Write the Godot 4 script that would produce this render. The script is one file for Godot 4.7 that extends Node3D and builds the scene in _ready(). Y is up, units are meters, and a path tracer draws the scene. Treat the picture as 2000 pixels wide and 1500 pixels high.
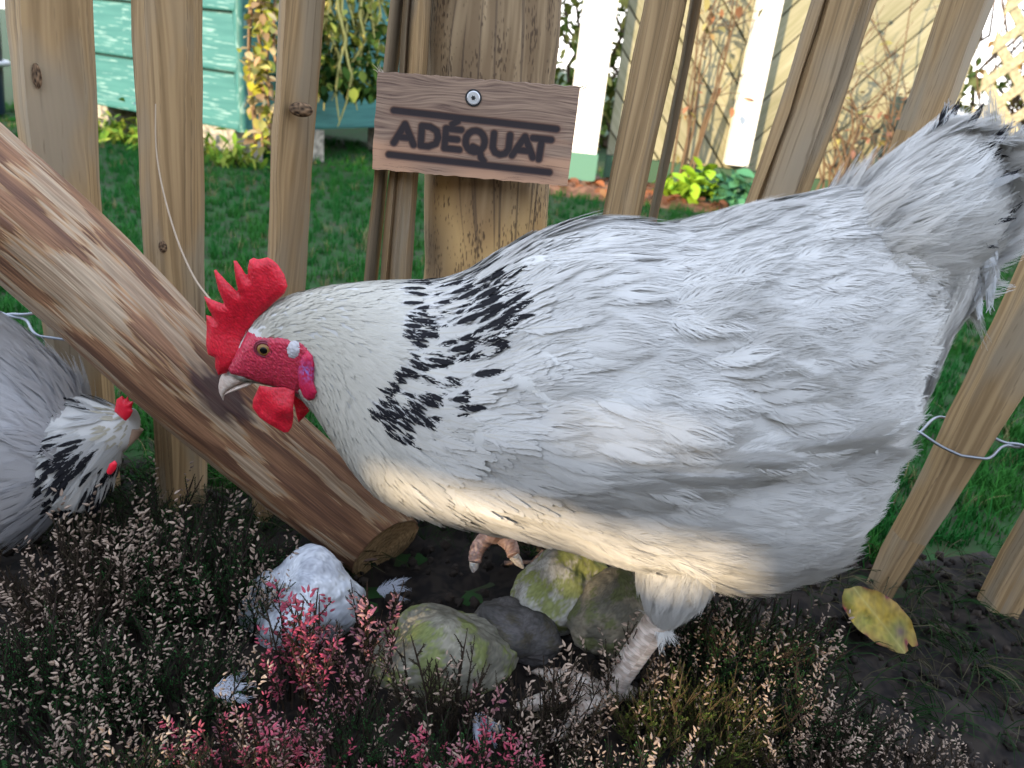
extends Node3D

# A white hen with a black-marked neck by a cleft-pale fence; a second hen, a log brace,
# a burnt name board, stones and heather in front; lawn, shed and sunlit panels behind.

var rng := RandomNumberGenerator.new()
var used := {}
var noise := FastNoiseLite.new()
const SUN_FROM := Vector3(-0.58, 0.235, 0.78)

# ---------------------------------------------------------------- mesh collector
class MB:
	var v := PackedVector3Array()
	var n := PackedVector3Array()
	var c := PackedColorArray()
	var uv := PackedVector2Array()
	var ix := PackedInt32Array()
	func add(p: Vector3, t := Vector2.ZERO, col := Color.WHITE) -> int:
		v.append(p)
		uv.append(t)
		c.append(col)
		return v.size() - 1
	func tri(a: int, b: int, d: int) -> void:
		ix.append(a)
		ix.append(b)
		ix.append(d)
	func quad(a: int, b: int, d: int, e: int) -> void:
		tri(a, b, d)
		tri(a, d, e)
	func normals() -> void:
		n.resize(v.size())
		n.fill(Vector3.ZERO)
		for k in range(0, ix.size(), 3):
			var a := ix[k]
			var b := ix[k + 1]
			var d := ix[k + 2]
			var m := (v[d] - v[a]).cross(v[b] - v[a])
			n[a] += m
			n[b] += m
			n[d] += m
		for k in n.size():
			n[k] = n[k].normalized() if n[k].length_squared() > 1e-24 else Vector3.UP
	func mesh() -> ArrayMesh:
		if n.size() != v.size():
			normals()
		var a := []
		a.resize(Mesh.ARRAY_MAX)
		a[Mesh.ARRAY_VERTEX] = v
		a[Mesh.ARRAY_NORMAL] = n
		a[Mesh.ARRAY_COLOR] = c
		a[Mesh.ARRAY_TEX_UV] = uv
		a[Mesh.ARRAY_INDEX] = ix
		var m := ArrayMesh.new()
		m.add_surface_from_arrays(Mesh.PRIMITIVE_TRIANGLES, a)
		return m

# ---------------------------------------------------------------- scene helpers
func numbered(called: String) -> String:
	if not used.has(called):
		used[called] = 0
		return called
	used[called] += 1
	return "%s_%03d" % [called, used[called]]

func thing(called: String, label: String, category: String, where := Vector3.ZERO, group := "") -> Node3D:
	var o := Node3D.new()
	o.name = numbered(called)
	add_child(o)
	o.position = where
	o.set_meta("label", label)
	o.set_meta("category", category)
	if group:
		o.set_meta("group", group)
	return o

func world_offset(o: Node3D) -> Vector3:
	var p := o.position
	var q = o.get_parent()
	while q != self and q is Node3D:
		p += q.position
		q = q.get_parent()
	return p

# a part whose mesh is written in world coordinates
func part(called: String, m: Mesh, mat: Material, parent: Node3D, kind := "") -> MeshInstance3D:
	var o := MeshInstance3D.new()
	o.name = called
	o.mesh = m
	o.material_override = mat
	parent.add_child(o, true)
	o.position = -world_offset(parent)
	if kind:
		o.set_meta("kind", kind)
	return o

func scatter(called: String, m: Mesh, mat: Material, parent: Node, xf: Array, tint: Array, kind := "stuff") -> MultiMeshInstance3D:
	var mm := MultiMesh.new()
	mm.transform_format = MultiMesh.TRANSFORM_3D
	mm.use_colors = true
	mm.mesh = m
	mm.instance_count = xf.size()
	for i in xf.size():
		mm.set_instance_transform(i, xf[i])
		mm.set_instance_color(i, tint[i] if tint.size() > 0 else Color.WHITE)
	var o := MultiMeshInstance3D.new()
	o.name = called
	o.multimesh = mm
	o.material_override = mat
	parent.add_child(o, true)
	if parent != self:
		o.position = -world_offset(parent)
	o.set_meta("kind", kind)
	return o

func setting(called: String, m: Mesh, mat: Material, kind := "structure") -> MeshInstance3D:
	var o := MeshInstance3D.new()
	o.name = called
	o.mesh = m
	o.material_override = mat
	add_child(o, true)
	o.set_meta("kind", kind)
	return o

func lin(r: float, g: float, b: float) -> Color:
	return Color(r, g, b).linear_to_srgb()

func paint(col: Color, rough := 0.8, vertex := false) -> StandardMaterial3D:
	var m := StandardMaterial3D.new()
	m.albedo_color = col
	m.roughness = rough
	m.vertex_color_use_as_albedo = vertex
	m.metallic_specular = 0.35
	m.cull_mode = BaseMaterial3D.CULL_DISABLED
	return m

func nz(x: float, y: float, z := 0.0) -> float:
	return noise.get_noise_3d(x, y, z)

# a picture computed from a function of (u, v), linear colours
func picture(w: int, h: int, fn: Callable) -> Image:
	var data := PackedByteArray()
	data.resize(w * h * 3)
	var k := 0
	for y in h:
		for x in w:
			var c: Color = fn.call(float(x) / w, float(y) / h)
			c = c.linear_to_srgb()
			data[k] = int(clampf(c.r, 0, 1) * 255.0)
			data[k + 1] = int(clampf(c.g, 0, 1) * 255.0)
			data[k + 2] = int(clampf(c.b, 0, 1) * 255.0)
			k += 3
	return Image.create_from_data(w, h, false, Image.FORMAT_RGB8, data)

func textured(im: Image, rough := 0.85, bump := 0.0) -> StandardMaterial3D:
	var m := paint(Color.WHITE, rough)
	m.albedo_texture = ImageTexture.create_from_image(im)
	if bump > 0.0:
		m.heightmap_enabled = true
		m.heightmap_texture = m.albedo_texture
		m.heightmap_scale = bump
	return m

# long streaks along v
func grain(u: float, v: float, fine := 90.0, along := 3.0, off := 0.0) -> float:
	var wob := nz(u * 3.0 + off, v * 2.0, 7.0) * 0.05
	return 0.6 * nz((u + wob) * fine + off, v * along, off) + 0.4 * nz((u + wob) * fine * 3.1 + off, v * along * 2.3, off + 5.0)

# a swept tube with a frame carried along
func tube(b: MB, pts: PackedVector3Array, radii: Array, sides := 8, col := Color.WHITE, capped := true, shape: Variant = null) -> void:
	var t0 := (pts[1] - pts[0]).normalized()
	var side := t0.cross(Vector3.UP if absf(t0.y) < 0.9 else Vector3.RIGHT).normalized()
	var first := -1
	var along := 0.0
	var last := 0
	for i in pts.size():
		var t := (pts[mini(i + 1, pts.size() - 1)] - pts[maxi(i - 1, 0)]).normalized()
		side = (side - t * side.dot(t)).normalized()
		var up := side.cross(t)
		if i > 0:
			along += pts[i].distance_to(pts[i - 1])
		var r: float = radii[i] if radii.size() > 1 else radii[0]
		for k in sides + 1:
			var a := TAU * k / sides
			var rr := r
			if shape != null:
				rr = r * float(shape.call(a, along))
			last = b.add(pts[i] + (side * cos(a) + up * sin(a)) * rr, Vector2(float(k) / sides, along), col)
			if i == 0 and k == 0:
				first = last
			if i > 0 and k > 0:
				b.quad(last - sides - 2, last - 1, last, last - sides - 1)
	if capped:
		for e in [0, pts.size() - 1]:
			var mid := b.add(pts[e], Vector2(0.5, 0.5), col)
			var start: int = b.v.size()
			for k in sides + 1:
				b.add(b.v[first + e * (sides + 1) + k], Vector2(0.5, 0.5), col)
			for k in sides:
				if e == 0:
					b.tri(mid, start + k, start + k + 1)
				else:
					b.tri(mid, start + k + 1, start + k)

# a box with bevelled look: 24 corners, each face its own
func box(b: MB, lo: Vector3, hi: Vector3, xf := Transform3D(), col := Color.WHITE) -> void:
	for ax in 3:
		for s in 2:
			var q := []
			for k in 4:
				var p := Vector3()
				p[ax] = hi[ax] if s else lo[ax]
				var a1 := (ax + 1) % 3
				var a2 := (ax + 2) % 3
				p[a1] = hi[a1] if k == 1 or k == 2 else lo[a1]
				p[a2] = hi[a2] if k >= 2 else lo[a2]
				q.append(b.add(xf * p, Vector2(p[a1] + p[a2] * 0.3, p[a2]) * 4.0, col))
			if s:
				b.quad(q[3], q[2], q[1], q[0])
			else:
				b.quad(q[0], q[1], q[2], q[3])

# a flat outline with thickness, in its own x, y plane
func prism(b: MB, poly: PackedVector2Array, z0: float, z1: float, xf := Transform3D(), uvs := 1.0, col := Color.WHITE) -> void:
	var t := Geometry2D.triangulate_polygon(poly)
	for side in 2:
		var z := z1 if side else z0
		var s := b.v.size()
		for p in poly:
			b.add(xf * Vector3(p.x, p.y, z), p * uvs, col)
		for k in range(0, t.size(), 3):
			if side:
				b.tri(s + t[k], s + t[k + 2], s + t[k + 1])
			else:
				b.tri(s + t[k], s + t[k + 1], s + t[k + 2])
	for i in poly.size():
		var p := poly[i]
		var q := poly[(i + 1) % poly.size()]
		var a := b.add(xf * Vector3(p.x, p.y, z0), p * uvs, col)
		b.add(xf * Vector3(q.x, q.y, z0), q * uvs, col)
		b.add(xf * Vector3(q.x, q.y, z1), q * uvs, col)
		b.add(xf * Vector3(p.x, p.y, z1), p * uvs, col)
		b.quad(a, a + 1, a + 2, a + 3)

func edge_distance(p: Vector2, poly: PackedVector2Array) -> Array:
	var best := 1e9
	var near := p
	for i in poly.size():
		var q := Geometry2D.get_closest_point_to_segment(p, poly[i], poly[(i + 1) % poly.size()])
		var d := p.distance_squared_to(q)
		if d < best:
			best = d
			near = q
	return [sqrt(best), near]

# an outline filled with a fine grid, swelling to a thickness; mid(p) is the middle surface, thick(d, p) half the thickness
func swell(b: MB, poly: PackedVector2Array, cell: float, mid: Callable, thick: Callable, both := true, tone: Variant = null) -> void:
	var lo := poly[0]
	var hi := poly[0]
	for p in poly:
		lo = lo.min(p)
		hi = hi.max(p)
	lo -= Vector2.ONE * cell * 1.01
	var nx := int((hi.x - lo.x) / cell) + 3
	var ny := int((hi.y - lo.y) / cell) + 3
	var inside := PackedByteArray()
	inside.resize(nx * ny)
	for j in ny:
		for i in nx:
			inside[j * nx + i] = 1 if Geometry2D.is_point_in_polygon(lo + Vector2(i, j) * cell, poly) else 0
	var id := PackedInt32Array()
	id.resize(nx * ny)
	id.fill(-1)
	var start := b.v.size()
	for j in ny:
		for i in nx:
			var ok := false
			for dj in [-1, 0, 1]:
				for di in [-1, 0, 1]:
					var a: int = i + di
					var c: int = j + dj
					if a >= 0 and c >= 0 and a < nx and c < ny and inside[c * nx + a]:
						ok = true
			if not ok:
				continue
			var p := lo + Vector2(i, j) * cell
			var e := edge_distance(p, poly)
			var d: float = e[0]
			if not inside[j * nx + i]:
				p = e[1]
				d = 0.0
			var m: Vector3 = mid.call(p)
			var h: float = thick.call(d, p)
			var col := Color.WHITE
			if tone != null:
				col = tone.call(d, p)
			id[j * nx + i] = b.add(m + Vector3(0, 0, h), p * 20.0, col)
			if both:
				b.add(m - Vector3(0, 0, h), p * 20.0, col)
	for j in ny - 1:
		for i in nx - 1:
			var q := [id[j * nx + i], id[j * nx + i + 1], id[(j + 1) * nx + i + 1], id[(j + 1) * nx + i]]
			if q.min() < start:
				continue
			if inside[j * nx + i] + inside[j * nx + i + 1] + inside[(j + 1) * nx + i + 1] + inside[(j + 1) * nx + i] == 0:
				continue
			b.quad(q[3], q[2], q[1], q[0])
			if both:
				b.quad(q[0] + 1, q[1] + 1, q[2] + 1, q[3] + 1)

# a closed body round the x axis from stations [x, middle y, half height up, half height down, half width]
# gives {v, n, flow, nu, nv} and puts it into b
func loft(b: MB, st: Array, nu: int, nv: int, power: float, xf := Transform3D(), bulge: Variant = null) -> Dictionary:
	var m := MB.new()
	var flow := PackedVector3Array()
	for i in nu + 1:
		var t := float(i) / nu * (st.size() - 1)
		var k := mini(int(t), st.size() - 2)
		var f := t - k
		var s := []
		for c in 5:
			s.append(cubic_interpolate(st[k][c], st[k + 1][c], st[maxi(k - 1, 0)][c], st[mini(k + 2, st.size() - 1)][c], f))
		var ends := sqrt(clampf(minf(i, nu - i) / (nu * 0.03), 0.0004, 1.0))
		for j in nv:
			var a := TAU * j / nv
			var ca := cos(a)
			var sa := sin(a)
			var cy := signf(ca) * pow(absf(ca), power)
			var cz := signf(sa) * pow(absf(sa), power)
			m.add(Vector3(s[0], s[1] + cy * (s[2] if ca > 0 else s[3]) * ends, cz * s[4] * ends), Vector2(float(i) / nu, float(j) / nv))
	for i in nu:
		for j in nv:
			var j2 := (j + 1) % nv
			m.quad(i * nv + j, (i + 1) * nv + j, (i + 1) * nv + j2, i * nv + j2)
	m.normals()
	if bulge != null:
		for k in m.v.size():
			m.v[k] += m.n[k] * float(bulge.call(m.v[k]))
		m.normals()
	for i in nu + 1:
		for j in nv:
			var k := i * nv + j
			var d := m.v[mini(i + 1, nu) * nv + j] - m.v[maxi(i - 1, 0) * nv + j]
			flow.append((xf.basis * d).normalized())
	for k in m.v.size():
		m.v[k] = xf * m.v[k]
		m.n[k] = (xf.basis * m.n[k]).normalized()
	var s0 := b.v.size()
	b.v.append_array(m.v)
	b.n.append_array(m.n)
	b.c.append_array(m.c)
	b.uv.append_array(m.uv)
	for k in m.ix:
		b.ix.append(s0 + k)
	return {"v": m.v, "n": m.n, "flow": flow, "nu": nu, "nv": nv}

# ---------------------------------------------------------------- feathers
# a feather of length 1 along +x, its face +y, made of its barbs
func feather(barbs: int, half: float, loose: float, dark: float, dome := 0.25, tip := 0.0) -> ArrayMesh:
	var b := MB.new()
	var soot := Color(0.022, 0.022, 0.028)
	var spine := func(t: float) -> Vector3: return Vector3(t, -0.10 * t * t, 0)
	for side in [-1.0, 1.0]:
		for i in barbs:
			var t := 0.03 + 0.93 * (i + rng.randf() * 0.7) / barbs
			var ang := lerpf(1.05, 0.30, t) + rng.randf_range(-0.10, 0.10) * (1.0 + loose * 3.0)
			var wide := half * minf(1.0, 0.35 + t * 2.4) * (1.0 - 0.55 * pow(t, 4.0)) * lerpf(1.0, 1.0 - t * 0.75, tip)
			var ln := wide / maxf(sin(ang), 0.35) * (1.0 + rng.randf_range(-0.25, 0.15) * (0.35 + loose))
			var w := 0.62 / barbs * (1.15 - loose * 0.45)
			var lift := rng.randf_range(-1, 1) * 0.008 * (1.0 + loose * 5.0)
			var p0: Vector3 = spine.call(t)
			var ids := []
			for k in 4:
				var f := k / 3.0
				var a2 := ang - 0.35 * f
				var p := p0 + Vector3(cos(a2) * ln * f, 0, side * sin(a2) * ln * f)
				p.y += -dome * half * pow(absf(p.z) / maxf(half, 0.001), 2.0) * 0.5 + lift * f - 0.10 * (p.x * p.x - t * t)
				if loose > 0.5:
					p += Vector3(rng.randf_range(-1, 1), rng.randf_range(-1, 1), rng.randf_range(-1, 1)) * 0.02 * f
				var across := Vector3(sin(a2), 0, -side * cos(a2)) * w * (1.0 - 0.75 * f)
				var col := Color.WHITE
				if dark > 0.0:
					var edge := f * wide / half
					if t > 0.24 + rng.randf() * 0.12 and edge < dark * (0.75 + rng.randf() * 0.35) * minf(1.0, (t - 0.3) * 3.0):
						col = soot
				for s in [-1.0, 1.0]:
					var q: int = b.add(p + across * s, Vector2(t, f), col)
					b.n.append(Vector3(0.05, 1.0, dome * 0.9 * p.z / half).normalized())
					ids.append(q)
			for k in 3:
				if side > 0.0:
					b.quad(ids[k * 2], ids[k * 2 + 1], ids[k * 2 + 3], ids[k * 2 + 2])
				else:
					b.quad(ids[k * 2 + 2], ids[k * 2 + 3], ids[k * 2 + 1], ids[k * 2])
	var last := -1
	for i in 7:
		var t := i / 6.0 * 0.97
		var p: Vector3 = spine.call(t)
		var r := 0.012 * (1.0 - 0.8 * t)
		var col := soot * 1.5 if dark > 0.0 and t > 0.45 else Color(0.95, 0.93, 0.88)
		b.add(p + Vector3(0, 0.006, r), Vector2.ZERO, col)
		last = b.add(p + Vector3(0, 0.006, -r), Vector2.ZERO, col)
		b.n.append(Vector3.UP)
		b.n.append(Vector3.UP)
		if i > 0:
			b.quad(last - 3, last - 2, last, last - 1)
	return b.mesh()

# feathers rooted all over a lofted surface; look(p, n) gives [kind, length, width, lift, turn, tint] or []
func plume(s: Dictionary, count: int, look: Callable, out: Array) -> void:
	var acc := PackedFloat32Array()
	var total := 0.0
	var nv: int = s.nv
	var v: PackedVector3Array = s.v
	for i in int(s.nu):
		for j in nv:
			var a := i * nv + j
			var c := i * nv + (j + 1) % nv
			total += (v[a + nv] - v[a]).cross(v[c] - v[a]).length()
			acc.append(total)
	for k in count:
		var at := mini(acc.bsearch(rng.randf() * total), acc.size() - 1)
		var i := at / nv
		var j := at % nv
		var a := i * nv + j
		var c := i * nv + (j + 1) % nv
		var f := rng.randf()
		var g := rng.randf()
		var p := v[a].lerp(v[a + nv], f).lerp(v[c].lerp(v[c + nv], f), g)
		var nn: Vector3 = s.n[a].lerp(s.n[a + nv], f).lerp(s.n[c].lerp(s.n[c + nv], f), g).normalized()
		var r: Array = look.call(p, nn)
		if r.is_empty():
			continue
		var fl: Vector3 = s.flow[a]
		var lift: float = r[3]
		var ln: float = r[1]
		# root and tip lie on the surface, so that the feather follows it
		var it := i
		while it < int(s.nu) and v[a].distance_to(v[it * nv + j]) < ln * 0.65:
			it += 1
		var ir := i
		while ir > 0 and v[a].distance_to(v[ir * nv + j]) < ln * 0.35:
			ir -= 1
		var dt := v[it * nv + j] - v[a]
		var dr := v[ir * nv + j] - v[a]
		if dt.length() < ln * 0.3:
			dt = fl * ln * 0.65
			it = i
		else:
			dt *= ln * 0.65 / dt.length()
		if dr.length() < ln * 0.15:
			dr = -fl * ln * 0.35
		else:
			dr *= ln * 0.35 / dr.length()
		dt = dt.rotated(nn, r[4])
		dr = dr.rotated(nn, r[4])
		var nt: Vector3 = s.n[it * nv + j]
		var tip := p + dt + nt * (0.0006 + ln * lift)
		var root := p + dr - nn * 0.0006
		var x := (tip - root).normalized()
		var z := x.cross(nn).normalized()
		var y := z.cross(x)
		x = x.rotated(z, 0.10)
		y = y.rotated(z, 0.10)
		out[r[0]][0].append(Transform3D(Basis(x * ln, y * ln, z * ln * float(r[2])), root))
		out[r[0]][1].append(r[5])

# ---------------------------------------------------------------- wood and stone
var wood_new: StandardMaterial3D
var wood_grey: StandardMaterial3D

# a cleft pale: bottom left, bottom right, top left, top right; ridge = profile points (share of width, depth)
func pale_mesh(bl: Vector3, br: Vector3, tl: Vector3, tr: Vector3, ridge: Array, wav: float, off: float) -> ArrayMesh:
	var b := MB.new()
	var rows := 34
	var ns := ridge.size()
	for i in rows + 1:
		var t := float(i) / rows
		var l := bl.lerp(tl, t)
		var r := br.lerp(tr, t)
		var w := l.distance_to(r)
		var sh := wav * nz(t * 4.0 + off, off) * 0.6
		for k in ns + 1:
			var q: Vector2 = ridge[k % ns]
			var p := l.lerp(r, q.x) + Vector3(0, 0, q.y)
			p.x += sh + wav * 0.3 * nz(t * 14.0 + off, k % ns * 3.7, off)
			p.z += wav * 0.4 * nz(t * 11.0 + off, (k % ns) * 5.1 + 40.0, off)
			b.add(p, Vector2(float(k) / ns + off * 0.37, t * 1.0 + off * 0.21))
	# hard arrises: each side face gets its own corners
	var m := MB.new()
	for k in ns:
		for i in rows + 1:
			for e in 2:
				var id := i * (ns + 1) + k + e
				m.add(b.v[id], b.uv[id])
			if i > 0:
				var z := m.v.size()
				m.quad(z - 4, z - 2, z - 1, z - 3)
	for e in [0, rows]:
		var mid := Vector3.ZERO
		for k in ns:
			mid += b.v[e * (ns + 1) + k] / ns
		var s := m.add(mid)
		for k in ns + 1:
			m.add(b.v[e * (ns + 1) + k], Vector2(k * 0.01, 0))
		for k in ns:
			m.tri(s, s + 1 + k, s + 2 + k)
	return m.mesh()

func stone(label: String, at: Vector3, r: Vector3, turn: Vector3, tone: Array, seed_at: float, lump := 0.16) -> void:
	var b := MB.new()
	var basis := Basis.from_euler(turn)
	var nu := 120
	var nv := 84
	for j in nv + 1:
		for i in nu + 1:
			var th := PI * j / nv
			var ph := TAU * (i % nu) / nu
			var d := Vector3(sin(th) * cos(ph), cos(th), sin(th) * sin(ph))
			var e := d + Vector3(seed_at, seed_at * 0.7, 0)
			var s := 1.0 + lump * nz(e.x * 0.8, e.y * 0.8, e.z * 0.8) * 2.0 + 0.03 * nz(e.x * 4.0, e.y * 4.0, e.z * 4.0) + 0.006 * nz(e.x * 14.0, e.y * 14.0, e.z * 14.0) + 0.002 * nz(e.x * 40.0, e.y * 40.0, e.z * 40.0)
			var k := nz(e.x * 1.3, e.y * 1.3, e.z * 1.3) * 0.9 + nz(e.x * 6.0, e.y * 6.0, e.z * 6.0) * 0.5
			var c: Color = (tone[0] as Color).lerp(tone[1], clampf(0.5 + k, 0, 1))
			var g := clampf((nz(e.x * 1.4 + 5.0, e.y * 1.4, e.z * 1.4) + 0.4 * nz(e.x * 9.0, e.y * 9.0, e.z * 9.0) + 0.25 * nz(e.x * 30.0, e.y * 30.0, e.z * 30.0) + float(tone[3]) - 0.5) * 2.2, 0, 0.85)
			c = c.lerp(tone[2], g) * (1.0 + 0.25 * nz(e.x * 22.0, e.y * 22.0, e.z * 22.0) + 0.15 * nz(e.x * 55.0, e.y * 55.0, e.z * 55.0))
			var id := b.add(at + basis * (d * r * s), Vector2.ZERO, c)
			if i > 0 and j > 0:
				b.quad(id - nu - 2, id - nu - 1, id, id - 1)
	var o := thing("stone", label, "stone", Vector3(at.x, 0, at.z), "stones round the post")
	part("rock", b.mesh(), stone_mat, o)

var stone_mat: StandardMaterial3D

# ---------------------------------------------------------------- heather
func sprig_leaves(h: float, green: Color, twig: Color) -> ArrayMesh:
	var b := MB.new()
	var bend := Vector2(rng.randf_range(-0.25, 0.25), rng.randf_range(-0.25, 0.25))
	var at := func(t: float) -> Vector3: return Vector3(bend.x * t * t, t, bend.y * t * t) * h
	var pts := PackedVector3Array()
	for i in 6:
		pts.append(at.call(i / 5.0))
	tube(b, pts, [0.0009, 0.0008, 0.0007, 0.0006, 0.0005, 0.0003], 5, twig)
	# side shoots with fine scale-like needles
	var shoots := 7
	for s in shoots + 1:
		var t0 := 0.2 + 0.7 * s / shoots
		var p: Vector3 = at.call(t0)
		var a := rng.randf() * TAU
		var dir := Vector3(cos(a) * 0.55, 1.0, sin(a) * 0.55).normalized()
		var ln := h * rng.randf_range(0.18, 0.34) * (1.15 - t0 * 0.6)
		if s == shoots:
			p = at.call(0.45)
			dir = (at.call(1.0) as Vector3 - p).normalized()
			ln = h * 0.55
		var q := p + dir * ln
		tube(b, PackedVector3Array([p, q]), [0.0005, 0.0003], 4, twig, false)
		var needles := 22
		for k in needles:
			var f := (k + rng.randf()) / needles
			var c := p.lerp(q, f)
			var an := rng.randf() * TAU
			var u := dir.cross(Vector3.RIGHT if absf(dir.x) < 0.8 else Vector3.UP).normalized()
			var out := (u * cos(an) + dir.cross(u) * sin(an)).normalized()
			var nd := (dir * 0.8 + out * 0.75).normalized()
			var wd := nd.cross(out).normalized() * 0.00042
			var l2 := rng.randf_range(0.0022, 0.0036) * (1.0 - 0.4 * f)
			var col := green * rng.randf_range(0.6, 1.45)
			var i0 := b.add(c, Vector2.ZERO, col)
			b.add(c + nd * l2 * 0.5 + wd, Vector2.ZERO, col)
			b.add(c + nd * l2, Vector2.ZERO, col * 1.2)
			b.add(c + nd * l2 * 0.5 - wd, Vector2.ZERO, col)
			b.quad(i0, i0 + 1, i0 + 2, i0 + 3)
	return b.mesh()

func sprig_buds(h: float, count: int, from: float, a_col: Color, b_col: Color, size: float) -> ArrayMesh:
	var b := MB.new()
	for k in count:
		var t := from + (1.0 - from) * (k + rng.randf()) / count
		var a := rng.randf() * TAU
		var root := Vector3(0, t * h, 0) + Vector3(cos(a), 0, sin(a)) * 0.0012
		var dir := Vector3(cos(a), rng.randf_range(0.0, 1.1), sin(a)).normalized()
		var l := size * rng.randf_range(0.75, 1.25)
		root += dir * rng.randf() * 0.003
		var r := l * 0.21
		var col := a_col.lerp(b_col, rng.randf()) * rng.randf_range(0.8, 1.15)
		tube(b, PackedVector3Array([root, root + dir * l * 0.25, root + dir * l * 0.6, root + dir * l]), [r * 0.45, r, r * 0.85, r * 0.15], 6, col, false)
	return b.mesh()

func heather(label: String, at: Vector3, spread: Vector2, count: int, h0: float, h1: float, leaf: ArrayMesh, buds: Array, share: float, leaf_mat: Material, lean := 0.35, tint := Color.WHITE) -> void:
	var o := thing("heather_plant", label, "heather", at, "heather plants along the bed")
	var lx := []
	var lt := []
	var bx := []
	for k in buds:
		bx.append([[], []])
	for i in count:
		var a := rng.randf() * TAU
		var r := sqrt(rng.randf())
		var off := Vector3(cos(a) * r * spread.x, 0, sin(a) * r * spread.y)
		var tilt := Vector3(off.x / spread.x, 0, off.z / spread.y) * lean + Vector3(rng.randf_range(-1, 1), 0, rng.randf_range(-1, 1)) * 0.16
		var up := (Vector3.UP + tilt).normalized()
		var basis := Basis(Quaternion(Vector3.UP, up)) * Basis(Vector3.UP, rng.randf() * TAU)
		var s := rng.randf_range(h0, h1) * (1.08 - 0.35 * r)
		var xf := Transform3D(basis.scaled(Vector3.ONE * s), at + off * 0.8)
		lx.append(xf)
		lt.append(tint * rng.randf_range(0.7, 1.25))
		if rng.randf() < share:
			var which := rng.randi() % buds.size()
			bx[which][0].append(xf)
			bx[which][1].append(Color.WHITE * rng.randf_range(0.7, 1.1))
	scatter("leafy_stems", leaf, leaf_mat, o, lx, lt)
	for k in buds.size():
		if bx[k][0].size():
			scatter("flower_buds", buds[k], bud_mat, o, bx[k][0], bx[k][1])

var bud_mat: StandardMaterial3D

func leaf_card(l: float, w: float) -> ArrayMesh:
	var b := MB.new()
	for i in 6:
		var t := i / 5.0
		var hw := w * sin(PI * pow(t, 0.8)) * 0.5 + 0.0001
		for s in [-1.0, 0.0, 1.0]:
			var k := b.add(Vector3(s * hw, 0.18 * absf(s) * hw - l * 0.15 * t * t, t * l))
			if i > 0 and s > -1.0:
				b.quad(k - 4, k - 3, k, k - 1)
	return b.mesh()

func leaves_in(called: String, o: Node, count: int, leaf: Mesh, mat: Material, place: Callable, cols: Array, s0 := 0.7, s1 := 1.4) -> void:
	var xs := []
	var ts := []
	for i in count:
		var p = place.call()
		if p == null:
			continue
		var basis := Basis.from_euler(Vector3(rng.randf_range(-0.3, 1.3), rng.randf() * TAU, rng.randf_range(-0.6, 0.6)))
		xs.append(Transform3D(basis.scaled(Vector3.ONE * rng.randf_range(s0, s1)), p))
		var c: Color = cols[rng.randi() % cols.size()]
		ts.append(c * rng.randf_range(0.7, 1.25))
	scatter(called, leaf, mat, o, xs, ts)

# =================================================================================
func _ready() -> void:
	rng.seed = 4711
	noise.seed = 5
	noise.noise_type = FastNoiseLite.TYPE_SIMPLEX
	noise.frequency = 1.0
	noise.fractal_type = FastNoiseLite.FRACTAL_NONE

	# ---- camera, sky, sun, exposure
	var cam := Camera3D.new()
	cam.name = "camera"
	add_child(cam)
	cam.position = Vector3(0, 0.42, 0)
	cam.rotation = Vector3(deg_to_rad(-22.5), 0, 0)
	cam.rotate_object_local(Vector3(0, 0, 1), deg_to_rad(6.5))
	cam.fov = 53.13
	cam.near = 0.02
	cam.far = 300.0
	cam.current = true
	var lens := CameraAttributesPhysical.new()
	lens.frustum_focal_length = 24.0
	lens.frustum_focus_distance = 0.5
	lens.exposure_aperture = 11.0
	lens.exposure_multiplier = 1.0
	cam.attributes = lens

	var env := Environment.new()
	env.background_mode = Environment.BG_SKY
	var sky := Sky.new()
	var air := ProceduralSkyMaterial.new()
	air.sky_top_color = Color(0.64, 0.69, 0.77)
	air.sky_horizon_color = Color(0.93, 0.91, 0.88)
	air.sky_curve = 0.12
	air.ground_horizon_color = Color(0.5, 0.5, 0.46)
	air.ground_bottom_color = Color(0.12, 0.13, 0.10)
	air.sky_energy_multiplier = 1.6
	air.sun_angle_max = 1.0
	sky.sky_material = air
	env.sky = sky
	env.background_energy_multiplier = 1.0
	env.tonemap_mode = Environment.TONE_MAPPER_LINEAR
	env.tonemap_exposure = 2.0
	env.sdfgi_enabled = true
	env.ssao_enabled = true
	env.ssil_enabled = true
	var we := WorldEnvironment.new()
	we.name = "world_environment"
	we.environment = env
	add_child(we)

	var sun := DirectionalLight3D.new()
	sun.name = "sun"
	add_child(sun)
	sun.basis = Basis.looking_at(-SUN_FROM)
	sun.light_color = Color(1.0, 0.90, 0.74)
	sun.light_energy = 1.5
	sun.light_angular_distance = 0.53
	sun.shadow_enabled = true

	build_materials()
	build_ground()
	build_screen()
	build_background()
	build_fence()
	build_stones()
	build_hen()
	build_second_hen()
	build_planting()
	build_small()

var soil_mat: StandardMaterial3D
var leaf_mat: StandardMaterial3D
var plume_mat: StandardMaterial3D
var skin_white: StandardMaterial3D
var down_mat: StandardMaterial3D
var tail_mat: StandardMaterial3D

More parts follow.
